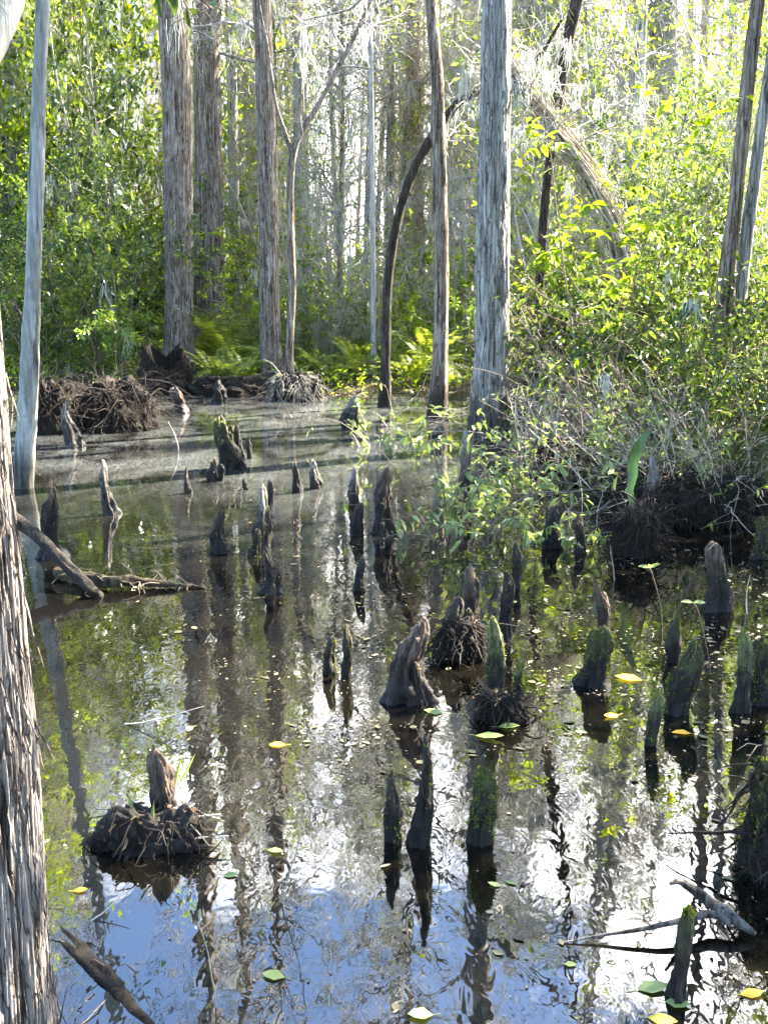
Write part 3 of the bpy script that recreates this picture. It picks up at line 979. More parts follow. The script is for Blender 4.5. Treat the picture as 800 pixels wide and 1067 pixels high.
put(tallA, 60, 0, 'dense dark green shrub left of the pale leaning tree', sc=1.0, depth=22.5)
put(tallB, 128, 0, 'tall shrub of bright glossy leaves above the upturned root mound', sc=1.0, depth=22.8)
put(tallA, 150, 0, 'tall dark glossy shrub behind the hollow stump', sc=1.05, depth=25.5)
put(tallB, 15, 0, 'bright leafy shrub at the far left edge', sc=1.1, depth=26)
put(tallB, 95, 0, 'sunny yellow green shrub top left behind the dark one', sc=1.35, depth=29)
put(tallB, 165, 0, 'sunny yellow green shrub rising against the twin cypress trunks', sc=1.3, depth=28.5)
put(tallA, 240, 0, 'dark evergreen shrub behind the twin cypresses', sc=.9, depth=31)
lfA = gen_shrub('leafy_tree', 10.5, 5.0, 7, 440, 9000, .23, .11, 'yellow', 'twig', seed=71, low=.10, detailed=False, moss=14)
lfB = gen_shrub('leafy_tree', 9.0, 4.6, 6, 360, 6500, .20, .09, 'evergreen', 'twig', seed=72, low=.15, detailed=False, moss=18)
lfC = gen_shrub('leafy_tree', 9.5, 4.2, 6, 380, 2600, .15, .06, 'yellow', 'twig', seed=73, low=.15, detailed=False, moss=30)
for o_ in (lfA, lfB, lfC):
    o_['category'] = 'tree'
for o, px, d, sc, lab in [(lfA, 75, 30, 1.0, 'sunlit yellow green tree filling the top left'), (lfB, 130, 28, .9, 'dark leaved tree left of the twin cypresses'), (lfA, 150, 35, 1.15, 'bright leafy tree behind the twin cypresses'),
                          (lfB, 20, 29, 1.0, 'dark leafy tree behind the pale leaning tree'), (lfA, 0, 34, 1.2, 'bright leafy tree at the far left edge'), (lfC, 240, 36, 1.0, 'thin yellow green tree between brown trunks'),
                          (lfC, 345, 38, 1.0, 'sparse yellow green tree behind the forked tree'), (lfC, 560, 36, 1.1, 'sparse yellow green tree behind the leaning trunk'), (lfC, 640, 30, 1.0, 'sparse yellow green tree left of the massive pale trunk'),
                          (lfB, 745, 34, 1.0, 'dark leafy tree right of the massive pale trunk'), (lfC, 770, 27, .95, 'sparse bright tree behind the twin stems'), (lfA, 690, 42, 1.0, 'bright leafy tree behind the massive pale trunk'), (lfC, 470, 41, 1.1, 'sparse bright tree left of the stout cypress'),
                          (lfC, 300, 31, .95, 'sparse bright tree right of the forked tree'), (lfC, 410, 33, 1.05, 'sparse bright tree behind the arching dark trunk'), (lfC, 485, 29, .85, 'sparse bright tree just left of the stout cypress'), (lfC, 545, 28, .9, 'sparse bright tree just right of the stout cypress'), (lfC, 355, 27, .6, 'short sparse bright tree behind the thin grey pole'),
                          (lfC, 655, 17.5, .62, 'small sparse bright tree over the leaning trunk'), (lfB, 750, 17, .6, 'small dark leafy tree behind the twin stems'), (lfC, 800, 15, .6, 'small bright tree at the top right corner'), (lfB, 700, 21, .7, 'small dark tree left of the twin stems'), (lfC, 590, 23, .72, 'small bright tree behind the slanting trunk'),
                          (lfC, 100, 41, 1.3, 'sparse bright tree far behind the top left foliage')]:
    x_ = (px - CX) / FPX * d / CP
    dup(o, (x_, d, float(ground_z(x_, d))), d * 1.7, (sc, sc, sc * (1.55 if px < 200 else 1.2)), lab, 'leafy trees beyond the pool')
# leafy trees out of view to the right, between the pool and the sun
for x_, y_, sc in [(7.4, 7.4, 1.14), (7.7, 3.9, 1.05), (8.7, 10.7, 1.12), (10.5, 6.0, 1.2)]:
    dup(lfB, (x_, y_, float(ground_z(x_, y_))), x_, (sc, sc, sc), 'dark leafy tree on the right shore shading the pool', 'leafy trees on the right shore')
twA = gen_shrub('twiggy_shrub', 6.0, 2.6, 9, 420, 420, .09, .04, 'bright', 'twig', seed=61, low=.12, detailed=False, moss=16)
twB = gen_shrub('twiggy_shrub', 4.2, 2.4, 10, 380, 520, .09, .04, 'yellow', 'pale_twig', seed=62, low=.12, detailed=False, moss=8)
r = np.random.default_rng(32)
n = 0
while n < 64:
    y = 22.5 + 30 * r.random() ** 1.2
    x = r.uniform(-.42, .44) * y
    if y < float(bank_y(x)) + 2.5 or (x < -.17 * y and y < 33) or in_the_way(x, y, 34):
        continue
    k = int(r.integers(0, 2))
    sc = r.uniform(.7, 1.25)
    dup([twA, twB][k], (x, y, float(ground_z(x, y))), r.uniform(0, 6.28), (sc, sc, sc), ['tall mossy leafless shrub of fine grey twigs in the wood', 'pale twiggy shrub with a few yellow green leaves in the wood'][k], 'twiggy shrubs in the wood beyond the pool')
    n += 1
GB = 'low leafy bushes on the far bank'
LB = {0: 'bright yellow green leafy bush among others on the far bank', 1: 'mid green small leaved bush among others on the far bank', 2: 'yellowish narrow leaved bush among others on the far bank'}
r = np.random.default_rng(31)
n = 0
while n < 110:
    y = 20.8 + 30 * r.random() ** 1.3
    x = r.uniform(-.40, .42) * y
    if y < float(bank_y(x)) + 1.0:
        continue
    if x < -4 and y < 24 and r.random() < .6:
        continue
    k = int(r.choice([0, 0, 0, 1, 2]))
    sc = r.uniform(.55, 1.15) * (1.0 if y < 28 else 1.3)
    dup([bushA, bushB, bushC][k], (x, y, float(ground_z(x, y))), r.uniform(0, 6.28), (sc, sc, sc), LB[k], GB)
    n += 1

# right-hand thicket: bushes with larger leaves close to the water
thA = gen_shrub('thicket_bush', 2.5, 2.0, 13, 110, 1350, .13, .052, 'mid', seed=11, low=.35, droop=-.3, moss=6)
thB = gen_shrub('thicket_bush', 2.1, 2.2, 13, 120, 1650, .11, .048, 'mid', seed=12, low=.3)
thC = gen_shrub('thicket_bush', 1.7, 1.9, 12, 110, 1500, .11, .036, 'pale_leaf', 'pale_twig', seed=13, low=.3)
RB = [(thA, 700, 9.9, .8, 'grey green bush over the bare roots right of the leaning trunk'), (thB, 770, 9.8, .85, 'leafy bush at the right edge under the twin stems'),
      (thB, 735, 12.5, 1.1, 'glossy bush behind the twin stems'), (thA, 800, 12.0, 1.2, 'tall thin bush against the right edge'),
      (thA, 715, 15.5, 1.2, 'tall green bush far right behind the thicket'),
      (thB, 650, 19, 1.15, 'green bush behind the leaning trunk'), (thA, 770, 18.5, 1.3, 'tall bush at the back of the thicket by the edge'),
      (thB, 705, 22, 1.3, 'wide bush below the massive pale trunk'), 
      (thC, 600, 17.8, .9, 'pale bush behind the rotten stump'), (thB, 560, 20.5, 1.0, 'green bush between grey cypress and slanting trunk')]
RB += [(thB, 690, 11.4, .9, 'small leaved bush in the middle of the right thicket'), (thA, 755, 11.2, .9, 'grey green bush below the twin stems'), 
       (thA, 680, 13.6, 1.1, 'tall bush right of the leaning trunk foot'), (thC, 785, 10.6, 1.0, 'pale leaved bush at the right edge'), (thC, 725, 11.0, 1.0, 'pale leaved bush over the long root bank'), (thC, 700, 9.6, .7, 'small pale leaved bush leaning over the water at right'), (thB, 790, 9.2, .6, 'low leafy bush overhanging the water at the right edge'),
       (thB, 775, 14.5, 1.3, 'large bush behind the right hand stem'), (thA, 630, 21, 1.4, 'tall bush behind the slanting dark trunk'), (thB, 590, 23, 1.4, 'bush far behind the slanting dark trunk')]
for o, px, d, sc, lab in RB:
    put(o, px, 0, lab, 'bushes of the right hand thicket', sc, depth=d)

# arching bare-stemmed tangles at the water's edge
def gen_tangle(name, H, Wd, n, seed, mat='pale_twig', leafn=60, leaf='pale_leaf', rad=.007, lL=.09):
    r = np.random.default_rng(seed)
    root = empty(name, (0, 0, 0), '', 'tangle')
    a = r.uniform(0, 6.283, n)
    S = np.stack([np.cos(a) * r.uniform(0, .5, n) * Wd, np.sin(a) * r.uniform(0, .3, n) * Wd, np.full(n, -.08)], -1)
    D = np.stack([r.normal(0, .45, n), r.normal(0, .35, n), np.ones(n)], -1)
    P = walk(S, D, H * r.uniform(.6, 1.9, n), 12, .12, -.075, r)
    mb = MB()
    tubes(mb, P, rad * np.linspace(1.1, .35, 12)[None] * r.uniform(.45, 1.5, (n, 1)), 5)
    P2, D2, _, _ = pick(P, n * 3, r, .25, 1)
    T = walk(P2, unit(D2 + .9 * r.normal(size=D2.shape)), H * r.uniform(.15, .5, n * 3), 6, .22, -.06, r)
    tubes(mb, T, rad * .45 * np.linspace(1, .4, 6)[None] * r.uniform(.6, 1.3, (n * 3, 1)), 3)
    mb.build('stems', M_[mat], (0, 0, 0), root)
    if leafn:
        lm = MB()
        q, D, _, _ = pick(T, leafn, r, .3, 1)
        leaves(lm, q, unit(D * .5 + rand_dir(leafn, r) * .7 + np.array([0, 0, -.3])), unit(rand_dir(leafn, r) * .6 + np.array([0, 0, 1])), lL * r.uniform(.5, 1.3, leafn), lL * .36)
        lm.build('foliage', M_[leaf], (0, 0, 0), root, smooth=False)
    return root


tgA = gen_tangle('bare_tangle', 1.1, 1.2, 38, 1, 'pale_twig', 110, 'mid')
tgB = gen_tangle('bare_tangle', 1.3, 1.3, 44, 2, 'brown_twig', 150, 'evergreen')
tgC = gen_tangle('bare_tangle', .8, 1.0, 30, 3, 'pale_twig', 120)
TG = [(tgB, 735, 10.0, 1.0, 'brown tangle of arching roots and stems below the twin stems'), (tgB, 790, 9.7, .9, 'dark tangle of bare stems at the right edge of the pool'),
      (tgA, 690, 10.4, .9, 'grey tangle of looping stems beside the broad green blade'), (tgC, 630, 10.6, .9, 'pale arching stems left of the broad green blade'),
      (tgA, 610, 12.5, .9, 'pale stems trailing in front of the rotten stump'), (tgB, 655, 13.2, 1.1, 'brown stems under the vine wrapped leaning trunk'),
      (tgA, 580, 14.8, 1.0, 'thin pale stems hanging over the rotten stump'), (tgB, 700, 14.0, 1.2, 'brown bare stems deep in the right thicket'),
      (tgC, 560, 11.6, .8, 'low pale tangle right of the stout cypress base'), (tgC, 770, 8.9, .7, 'low tangle of roots dipping into the water far right'),
      (tgB, 620, 15.6, 1.4, 'tall brown stems climbing over the rotten stump')]
TG += [(tgB, 665, 11.2, 1.2, 'brown stems behind the broad green blade'), (tgA, 725, 9.8, 1.0, 'grey looping stems over the long root bank'), (tgB, 760, 9.5, .9, 'brown looping stems over the end of the long root bank'),
       (tgA, 600, 14.2, 1.3, 'tall pale stems before the rotten stump'), (tgC, 690, 9.3, .9, 'low pale loops at the front of the root bank'),
       (tgB, 575, 15.5, 1.5, 'tall brown stems left of the rotten stump'), (tgC, 740, 9.0, .8, 'low pale loops touching the water at right')]
TG += [(tgA, 700, 8.75, .75, 'grey loops hanging over the front of the long root bank'), (tgC, 660, 9.1, .8, 'pale loops at the left end of the long root bank'), (tgB, 725, 8.7, .7, 'brown stems trailing off the long root bank into the water'),
       (tgA, 765, 8.6, .8, 'grey loops at the right end of the long root bank'), (tgC, 590, 10.4, .9, 'pale stems above the two black knees'), (tgA, 555, 12.6, .9, 'grey stems right of the stout cypress base'), (tgB, 640, 10.0, .7, 'brown stems between the black knees and the blade')]
for o, px, d, sc, lab in TG:
    put(o, px, 0, lab, 'bare tangles along the right bank', sc, depth=d)

# small shrub standing in the open water in front of the stout cypress
ws = gen_tangle('water_shrub', .75, .8, 30, 21, 'brown_twig', 400, 'pale_leaf', .005, .10)
put(ws, 478, 560, 'pale leaved shrub on thin dark stems standing in open water', sc=1.0, rz=.4)
ws2 = gen_tangle('water_shrub', .6, 1.2, 18, 22, 'pale_twig', 200, 'pale_leaf', .004, .10)
put(ws2, 400, 470, 'sprawling low shrub with sparse pale leaves left of the slim cypress', sc=.9, rz=2.0)
put(ws, 540, 520, 'pale leaved water shrub in front of the stout grey cypress', sc=.75, rz=3.4)
put(ws2, 585, 560, 'sparse curling stems in the water beside two dark knees', sc=.7, rz=1.0)

# saplings with big back-lit leaves
def gen_sapling(name, H, n, leafn, lL, leaf, seed, lean=(.1, 0), low=.45, mat='brown_twig', zs=.45):
    r = np.random.default_rng(seed)
    root = empty(name, (0, 0, 0), '', 'sapling')
    S = r.normal(0, .05, (n, 3))
    S[:, 2] = -.1
    D = np.stack([r.normal(lean[0], .10, n), r.normal(lean[1], .10, n), np.ones(n)], -1)
    P = walk(S, D, H * r.uniform(.75, 1.05, n), 12, .06, 0, r)
    mb = MB()
    tubes(mb, P, .011 * np.linspace(1, .3, 12)[None] * r.uniform(.7, 1.2, (n, 1)), 6)
    m = n * 9
    P2, D2, _, _ = pick(P, m, r, low, 1)
    d = r.normal(0, 1, (m, 3)) * np.array([1, 1, .35])
    T = walk(P2, unit(d + np.array([0, 0, .25])), r.uniform(.25, .8, m) * H * .27, 7, .14, -.02, r)
    tubes(mb, T, .0045 * np.linspace(1, .4, 7)[None], 4)
    mb.build('stems', M_[mat], (0, 0, 0), root)
    lm = MB()
    q, D, _, _ = pick(T, leafn, r, .15, 1)
    leaves(lm, q, unit(D * .6 + rand_dir(leafn, r, 0, zs) * .8 + np.array([0, 0, -.2])), unit(rand_dir(leafn, r) * .45 + np.array([0, 0, 1])), lL * r.uniform(.55, 1.15, leafn), lL * .4 * r.uniform(.8, 1.15, leafn))
    lm.build('foliage', M_[leaf], (0, 0, 0), root)
    return root


spA = gen_sapling('sapling', 3.6, 3, 260, .14, 'yellow', 41, (.16, 0), .45)
spB = gen_sapling('sapling', 3.2, 3, 240, .13, 'bright', 42, (.02, 0), .35)
spC = gen_sapling('sapling', 2.4, 3, 200, .11, 'mid', 43, (-.05, 0), .3)
put(spA, 612, 0, 'sapling with large glowing yellow green leaves over the leaning trunk', 'saplings of the right bank', 1.05, rz=.2, depth=10.2)
put(spB, 660, 0, 'bright green sapling beside the yellow leaved one', 'saplings of the right bank', 1.0, rz=1.2, depth=11.4)
put(spC, 745, 0, 'green sapling under the twin stems', 'saplings of the right bank', 1.0, rz=2.2, depth=10.5)
put(spB, 715, 0, 'tall sapling in front of the massive pale trunk', 'saplings of the right bank', 1.25, rz=3.0, depth=14.5)
put(spA, 560, 0, 'yellow green sapling right of the stout grey cypress', 'saplings of the right bank', .95, rz=4.0, depth=15.5)
put(spC, 792, 0, 'dull green sapling at the right edge', 'saplings of the right bank', 1.2, rz=5, depth=12.5)
put(spB, 640, 0, 'leafy sapling behind the leaning trunk', 'saplings of the right bank', 1.3, rz=5.6, depth=18)
put(spB, 330, 0, 'bright sapling behind the forked tree', 'saplings of the far bank', 1.1, rz=1.6, depth=23)
put(spA, 245, 0, 'yellow green sapling right of the twin cypresses', 'saplings of the far bank', .9, rz=2.6, depth=24)
put(spB, 420, 0, 'bright sapling behind the curved dark trunk', 'saplings of the far bank', 1.2, rz=.6, depth=26)
put(spC, 480, 0, 'dull sapling left of the stout grey cypress', 'saplings of the far bank', 1.1, rz=.9, depth=19)

# ferns
def gen_fern(seed, n=13, L=1.0):
    r = np.random.default_rng(seed)
    root = empty('fern', (0, 0, 0), '', 'fern')
    a = np.arange(n) / n * 6.283 + r.normal(0, .2, n)
    D = np.stack([np.cos(a) * .5, np.sin(a) * .5, r.uniform(.9, 1.9, n)], -1)
    P = walk(np.zeros((n, 3)), D, L * r.uniform(.7, 1.15, n), 14, .03, -.14, r)
    mb = MB()
    tubes(mb, P, .004 * np.linspace(1, .3, 14)[None], 3)
    mb.build('stalks', M_['brown_twig'], (0, 0, 0), root)
    lm = MB()
    ts = np.linspace(.18, .99, 26)
    for i in range(n):
        f = ts * 13
        k = np.minimum(f.astype(int), 12)
        q = P[i, k] + (P[i, k + 1] - P[i, k]) * (f - k)[:, None]
        T = unit(P[i, k + 1] - P[i, k])
        S = unit(np.cross(T, np.array([0, 0, 1.0])))
        ln = L * .135 * np.sin(np.pi * (.18 + .8 * (1 - ts))) ** .8
        for sgn in (1, -1):
            flecks(lm, q, unit(S * sgn + T * .45 + np.array([0, 0, -.3])), np.cross(S, T) + r.normal(0, .15, (26, 3)), ln * r.uniform(.9, 1.1, 26), ln * .22)
    lm.build('fronds', M_['fern'], (0, 0, 0), root, smooth=False)
    return root


fnA, fnB = gen_fern(1), gen_fern(2, 10, 1.15)
r = np.random.default_rng(55)
FN = [(226, 393, 1.5), (244, 396, 1.6), (262, 392, 1.5), (238, 386, 1.8), (275, 395, 1.3), (208, 390, 1.4), (430, 408, 1.0), (447, 405, 1.1), (470, 408, .9), (480, 412, 1.0), (345, 404, .9), (372, 402, 1.0), (330, 400, .9), (415, 402, .9),
      (590, 440, .9), (530, 420, 1.0), (150, 392, .9)]
for i, (x, y, s_) in enumerate(FN):
    g = 'ferns along the far bank'
    put([fnA, fnB][i % 2], x, y, ['sunlit yellow green fern in the clump beside the twin cypresses', 'fern growing at the waterline behind the middle trunks'][0 if i < 6 else 1], g, s_ * r.uniform(.9, 1.1))
for i in range(26):
    y = r.uniform(21, 32)
    x = r.uniform(-.36, .30) * y
    dup([fnA, fnB][i % 2], (x, y, float(ground_z(x, y))), r.uniform(0, 6), (1.1,) * 3, 'fern among the low bushes on the far bank floor', 'ferns of the wood floor')
for o in (lfA, lfB, lfC, twA, twB, tallA, tallB, bushA, bushB, bushC, thA, thB, thC, tgA, tgB, tgC, ws, ws2, spA, spB, spC, fnA, fnB):
    kill(o)

# leaf litter and low herbs on the far bank
mb = MB()
n = 26000
y = 19.5 + 22 * r.random(n) ** 1.2
x = r.uniform(-.45, .45, n) * y
ok = y > bank_y(x) - .3
x, y = x[ok], y[ok]
z = np.maximum(ground_z(x, y), -.01) + .012
D = rand_dir(len(x), r, 0, .25)
flecks(mb, np.stack([x, y, z], -1), D, rand_dir(len(x), r, 1.5, 1), r.uniform(.05, .12, len(x)), r.uniform(.025, .05, len(x)))
tag(mb.build('leaf_litter', M_['litter'], smooth=False), 'brown fallen leaves covering the bank', 'leaf litter', kind='stuff')
mb = MB()
n = 34000
y = 19.8 + 26 * r.random(n) ** 1.15
x = r.uniform(-.45, .45, n) * y
ok = (y > bank_y(x) + .2) & (vn(np.stack([x * .9, y * .9, 0 * x], -1), 12) > -.25)
x, y = x[ok], y[ok]
z = ground_z(x, y) + r.uniform(.02, .38, len(x)) * (.4 + r.random(len(x)))
flecks(mb, np.stack([x, y, z], -1), rand_dir(len(x), r, .1, .7), rand_dir(len(x), r, .8, 1), r.uniform(.06, .14, len(x)), r.uniform(.03, .055, len(x)))
tag(mb.build('undergrowth', M_['yellow'], smooth=False), 'low green herbs between the ferns on the bank', 'undergrowth', kind='stuff')  # yellow leaf colour stands in for sun on these herbs
# the wood far behind, one mass
mb, lm = MB(), MB()
n = 260
y = r.uniform(82, 125, n)
x = r.uniform(-.55, .55, n) * y
S = np.stack([x, y, np.full(n, -.5)], -1)
P = walk(S, np.stack([r.normal(0, .05, n), 0 * x, np.ones(n)], -1), r.uniform(12, 22, n), 8, .03, 0, r)
tubes(mb, P, r.uniform(.1, .32, (n, 1)) * np.linspace(1.1, .2, 8)[None], 6)
P2, D2, _, _ = pick(P, 5200, r, .1, 1)
T = walk(P2, rand_dir(5200, r, .2, .6), r.uniform(.8, 3.2, 5200), 5, .2, -.02, r)
tubes(mb, T, .02 * np.linspace(1, .4, 5)[None], 3)
n = 26000
y = r.uniform(60, 120, n)
x = r.uniform(-.5, .5, n) * y
z = 4.5 * r.random(n) ** 1.5 * (1 + .7 * vn(np.stack([x * .15, y * .15, 0 * x], -1), 4))
flecks(lm, np.stack([x, y, z], -1), rand_dir(n, r), rand_dir(n, r), r.uniform(.25, .6, n), r.uniform(.15, .3, n))
tag(mb.build('far_wood', M_['far']), 'grey mass of bare trunks deep in the swamp', 'wood', kind='stuff')
tag(lm.build('far_undergrowth', M_['bright'], smooth=False), 'pale green understory deep in the swamp', 'undergrowth', kind='stuff')

# ------------------------------------------------------------------ cypress knees
def knee_mesh(mb, base, h, rad, lean=(0, 0), seed=1, blunt=.5, flare=.45, sides=52, n=64, broken=False, sink=.12):
    rn = np.random.default_rng(seed)
    t = np.linspace(0, 1, n)
    tc = .45 + .4 * blunt
    body = 1 - (.62 - .34 * blunt) * t ** .8
    cap = np.where(t > tc, np.sqrt(np.clip(1 - ((t - tc) / (1 - tc)) ** 2.2, 0, 1)), 1)
    prof = body * cap * .9 + (flare + .16) * np.exp(-t * 5)
    prof = prof * (1 + .16 * np.sin(t * rn.uniform(6, 11) + rn.uniform(0, 6)))
    prof[-1] = .04
    prof = np.maximum(prof, .04)
    a = np.arange(sides) / sides * 6.28318
    TT, AA = np.meshgrid(t, a, indexing='ij')
    r = rad * prof[:, None] * np.ones((1, sides))
    lob = sum(rn.uniform(.3, 1) * np.cos(k * AA + rn.uniform(0, 6) + TT * rn.uniform(-1, 1)) for k in (2, 3, 5, 6)) / 2.2
    q = np.stack([np.cos(AA) * 1.7, np.sin(AA) * 1.7, TT * 2.2 * h / max(rad, .02) * .3], -1).reshape(-1, 3) + seed * 3.1
    f = fbm(q, seed, 3).reshape(n, sides)
    q2 = np.stack([np.cos(AA) * 5, np.sin(AA) * 5, TT * 2.4], -1).reshape(-1, 3) + seed
    f2 = vn(q2, seed + 3).reshape(n, sides)
    q3 = np.stack([np.cos(AA) * 3.2, np.sin(AA) * 3.2, TT * 7], -1).reshape(-1, 3) + seed * 1.7
    f3 = fbm(q3, seed + 9, 3).reshape(n, sides)
    r = r * (1 + .26 * lob * (1 - TT * .5) + .22 * f + .13 * f2 + .25 * f3)
    zz = -sink + (h + sink) * TT
    if broken:
        zz = zz + np.where(TT > .8, h * .12 * np.cos(AA + rn.uniform(0, 6)) + .05 * h * f2, 0)
    cx = base[0] + lean[0] * h * TT ** 1.2 + rad * .45 * np.sin(TT * rn.uniform(3, 6) + rn.uniform(0, 6)) * TT
    cy = base[1] + lean[1] * h * TT ** 1.2
    zz = zz + (.09 * f + .05 * f3) * h * TT
    P = np.stack([cx + r * np.cos(AA), cy + r * np.sin(AA), zz], -1)
    idx = np.arange(n * sides).reshape(n, sides)
    nx = np.roll(idx, -1, 1)
    qd = np.stack([idx[:-1], nx[:-1], nx[1:], idx[1:]], -1).reshape(-1, 4)
    v = np.vstack([P.reshape(-1, 3), P[-1].mean(0)])
    mb.add(v, qd, np.stack([idx[-1], nx[-1], np.full(sides, n * sides)], -1))
    return P


def knee(px, top, base, w, label, kind='k_dark', lean=0.0, blunt=.5, flare=.45, broken=False, extra=(), seed=None, tuft=0):
    blunt = .35 + .6 * blunt
    seed = seed if seed is not None else int(px * 7 + top)
    b = W(px, base)
    Yd = b[1]
    s = mpp(Yd)
    h = A(px, top, Yd)[2]
    rad = w * .56 * s
    mb = MB()
    P = knee_mesh(mb, b, h, rad, (lean, 0), seed, blunt, flare, broken=broken)
    allP = [P]
    for j, (dx, hf, wf, dy) in enumerate(extra):
        bb = b + np.array([dx * s, dy, 0])
        allP.append(knee_mesh(mb, bb, h * hf, rad * wf, (lean * .5, 0), seed + 50 + j, blunt, flare))
    o = mb.build('cypress_knee', M_[kind], b)
    tag(o, label, 'cypress knee', 'cypress knees standing in the pool')
    tuft = int(tuft * 2.2) or (220 if base > 560 else 0)
    if tuft:
        rn = np.random.default_rng(seed + 1)
        mm = MB()
        Q = np.concatenate([p[int(22):-1].reshape(-1, 3) for p in allP])
        n = tuft
        i = rn.integers(0, len(Q), n)
        # moss sits in patches
        pt = vn(Q[i] * 9 + seed, seed) + .5 * vn(Q[i] * 22, seed + 2)
        zf = Q[i, 2] / max(h, .01)
        keep = pt + zf * .9 > .22
        q = Q[i][keep]
        c = np.array([b[0], b[1], h * .4])
        out = unit((q - c) * np.array([1, 1, .4]))
        ln = rn.uniform(.006, .016, len(q)) * max(1.0, Yd / 6)
        D = unit(out + rn.normal(0, .5, q.shape) + np.array([0, 0, .3]))
        flecks(mm, q - out * .003, D, rand_dir(len(q), rn), ln, ln * .5)
        mm.build('moss_clumps', M_['mossgreen'], b, o, smooth=False)
    return o


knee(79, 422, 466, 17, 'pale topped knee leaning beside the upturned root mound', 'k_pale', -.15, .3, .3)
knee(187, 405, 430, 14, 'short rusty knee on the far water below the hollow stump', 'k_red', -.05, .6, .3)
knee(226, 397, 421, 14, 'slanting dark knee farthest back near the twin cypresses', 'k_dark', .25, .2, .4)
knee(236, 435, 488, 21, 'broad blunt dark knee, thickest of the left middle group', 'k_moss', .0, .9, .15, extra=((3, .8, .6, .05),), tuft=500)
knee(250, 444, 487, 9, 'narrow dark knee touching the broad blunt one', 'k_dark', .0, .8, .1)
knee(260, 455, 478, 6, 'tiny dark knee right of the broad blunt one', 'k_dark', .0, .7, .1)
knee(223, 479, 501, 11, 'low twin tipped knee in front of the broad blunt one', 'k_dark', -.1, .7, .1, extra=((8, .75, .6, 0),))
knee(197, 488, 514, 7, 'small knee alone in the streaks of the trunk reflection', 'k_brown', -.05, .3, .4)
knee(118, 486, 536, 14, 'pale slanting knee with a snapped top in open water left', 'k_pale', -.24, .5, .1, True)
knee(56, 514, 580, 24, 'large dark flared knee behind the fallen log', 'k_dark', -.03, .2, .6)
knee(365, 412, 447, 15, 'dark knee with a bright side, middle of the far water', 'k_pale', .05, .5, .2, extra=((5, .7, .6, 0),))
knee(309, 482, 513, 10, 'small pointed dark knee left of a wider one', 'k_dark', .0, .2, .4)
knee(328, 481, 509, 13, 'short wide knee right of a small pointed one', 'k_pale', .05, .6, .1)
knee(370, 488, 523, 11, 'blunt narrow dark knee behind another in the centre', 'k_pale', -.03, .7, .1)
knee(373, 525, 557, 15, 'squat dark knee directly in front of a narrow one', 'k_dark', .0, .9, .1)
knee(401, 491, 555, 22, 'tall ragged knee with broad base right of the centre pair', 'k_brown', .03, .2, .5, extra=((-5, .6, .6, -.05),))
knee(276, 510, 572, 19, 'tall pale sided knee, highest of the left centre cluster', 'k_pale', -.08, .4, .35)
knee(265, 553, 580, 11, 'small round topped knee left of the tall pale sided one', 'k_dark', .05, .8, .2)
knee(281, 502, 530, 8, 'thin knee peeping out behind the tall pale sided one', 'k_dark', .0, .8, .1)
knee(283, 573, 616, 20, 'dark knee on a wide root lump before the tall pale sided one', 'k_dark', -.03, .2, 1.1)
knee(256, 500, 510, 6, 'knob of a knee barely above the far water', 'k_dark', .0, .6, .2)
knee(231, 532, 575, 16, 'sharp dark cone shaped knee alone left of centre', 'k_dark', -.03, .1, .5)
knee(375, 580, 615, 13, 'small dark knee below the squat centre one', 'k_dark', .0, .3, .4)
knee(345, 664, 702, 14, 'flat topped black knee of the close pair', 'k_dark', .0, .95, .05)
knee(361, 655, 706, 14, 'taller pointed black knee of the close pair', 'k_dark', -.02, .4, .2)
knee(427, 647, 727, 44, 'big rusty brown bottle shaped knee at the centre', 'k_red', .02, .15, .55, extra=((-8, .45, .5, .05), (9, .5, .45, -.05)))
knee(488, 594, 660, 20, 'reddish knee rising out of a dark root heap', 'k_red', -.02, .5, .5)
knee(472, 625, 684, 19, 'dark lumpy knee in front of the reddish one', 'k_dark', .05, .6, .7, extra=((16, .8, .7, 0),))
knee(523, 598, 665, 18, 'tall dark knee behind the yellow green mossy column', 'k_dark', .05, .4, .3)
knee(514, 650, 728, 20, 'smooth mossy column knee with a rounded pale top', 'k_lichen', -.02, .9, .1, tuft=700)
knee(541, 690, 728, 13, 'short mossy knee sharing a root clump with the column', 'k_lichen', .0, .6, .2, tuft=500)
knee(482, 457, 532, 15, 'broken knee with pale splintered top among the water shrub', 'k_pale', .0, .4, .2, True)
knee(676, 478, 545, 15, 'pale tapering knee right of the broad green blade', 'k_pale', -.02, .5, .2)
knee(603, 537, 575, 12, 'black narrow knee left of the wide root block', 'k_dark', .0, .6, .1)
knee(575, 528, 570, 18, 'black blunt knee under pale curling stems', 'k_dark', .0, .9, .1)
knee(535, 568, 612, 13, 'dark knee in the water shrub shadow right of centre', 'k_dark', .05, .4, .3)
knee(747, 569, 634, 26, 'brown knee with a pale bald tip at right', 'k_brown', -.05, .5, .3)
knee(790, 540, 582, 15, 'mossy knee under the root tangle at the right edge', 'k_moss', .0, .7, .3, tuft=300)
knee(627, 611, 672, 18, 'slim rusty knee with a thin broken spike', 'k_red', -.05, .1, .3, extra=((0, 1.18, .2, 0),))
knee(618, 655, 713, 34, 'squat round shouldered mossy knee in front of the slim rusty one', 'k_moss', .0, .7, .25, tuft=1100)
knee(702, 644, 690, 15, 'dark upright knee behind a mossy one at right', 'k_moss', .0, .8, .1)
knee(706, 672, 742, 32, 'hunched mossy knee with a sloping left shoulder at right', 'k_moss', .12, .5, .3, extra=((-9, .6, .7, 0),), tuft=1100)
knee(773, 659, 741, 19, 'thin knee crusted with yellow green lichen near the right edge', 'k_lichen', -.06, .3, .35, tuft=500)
knee(791, 668, 732, 24, 'mossy topped black knee touching the right edge', 'k_moss', .0, .9, .1, tuft=600)
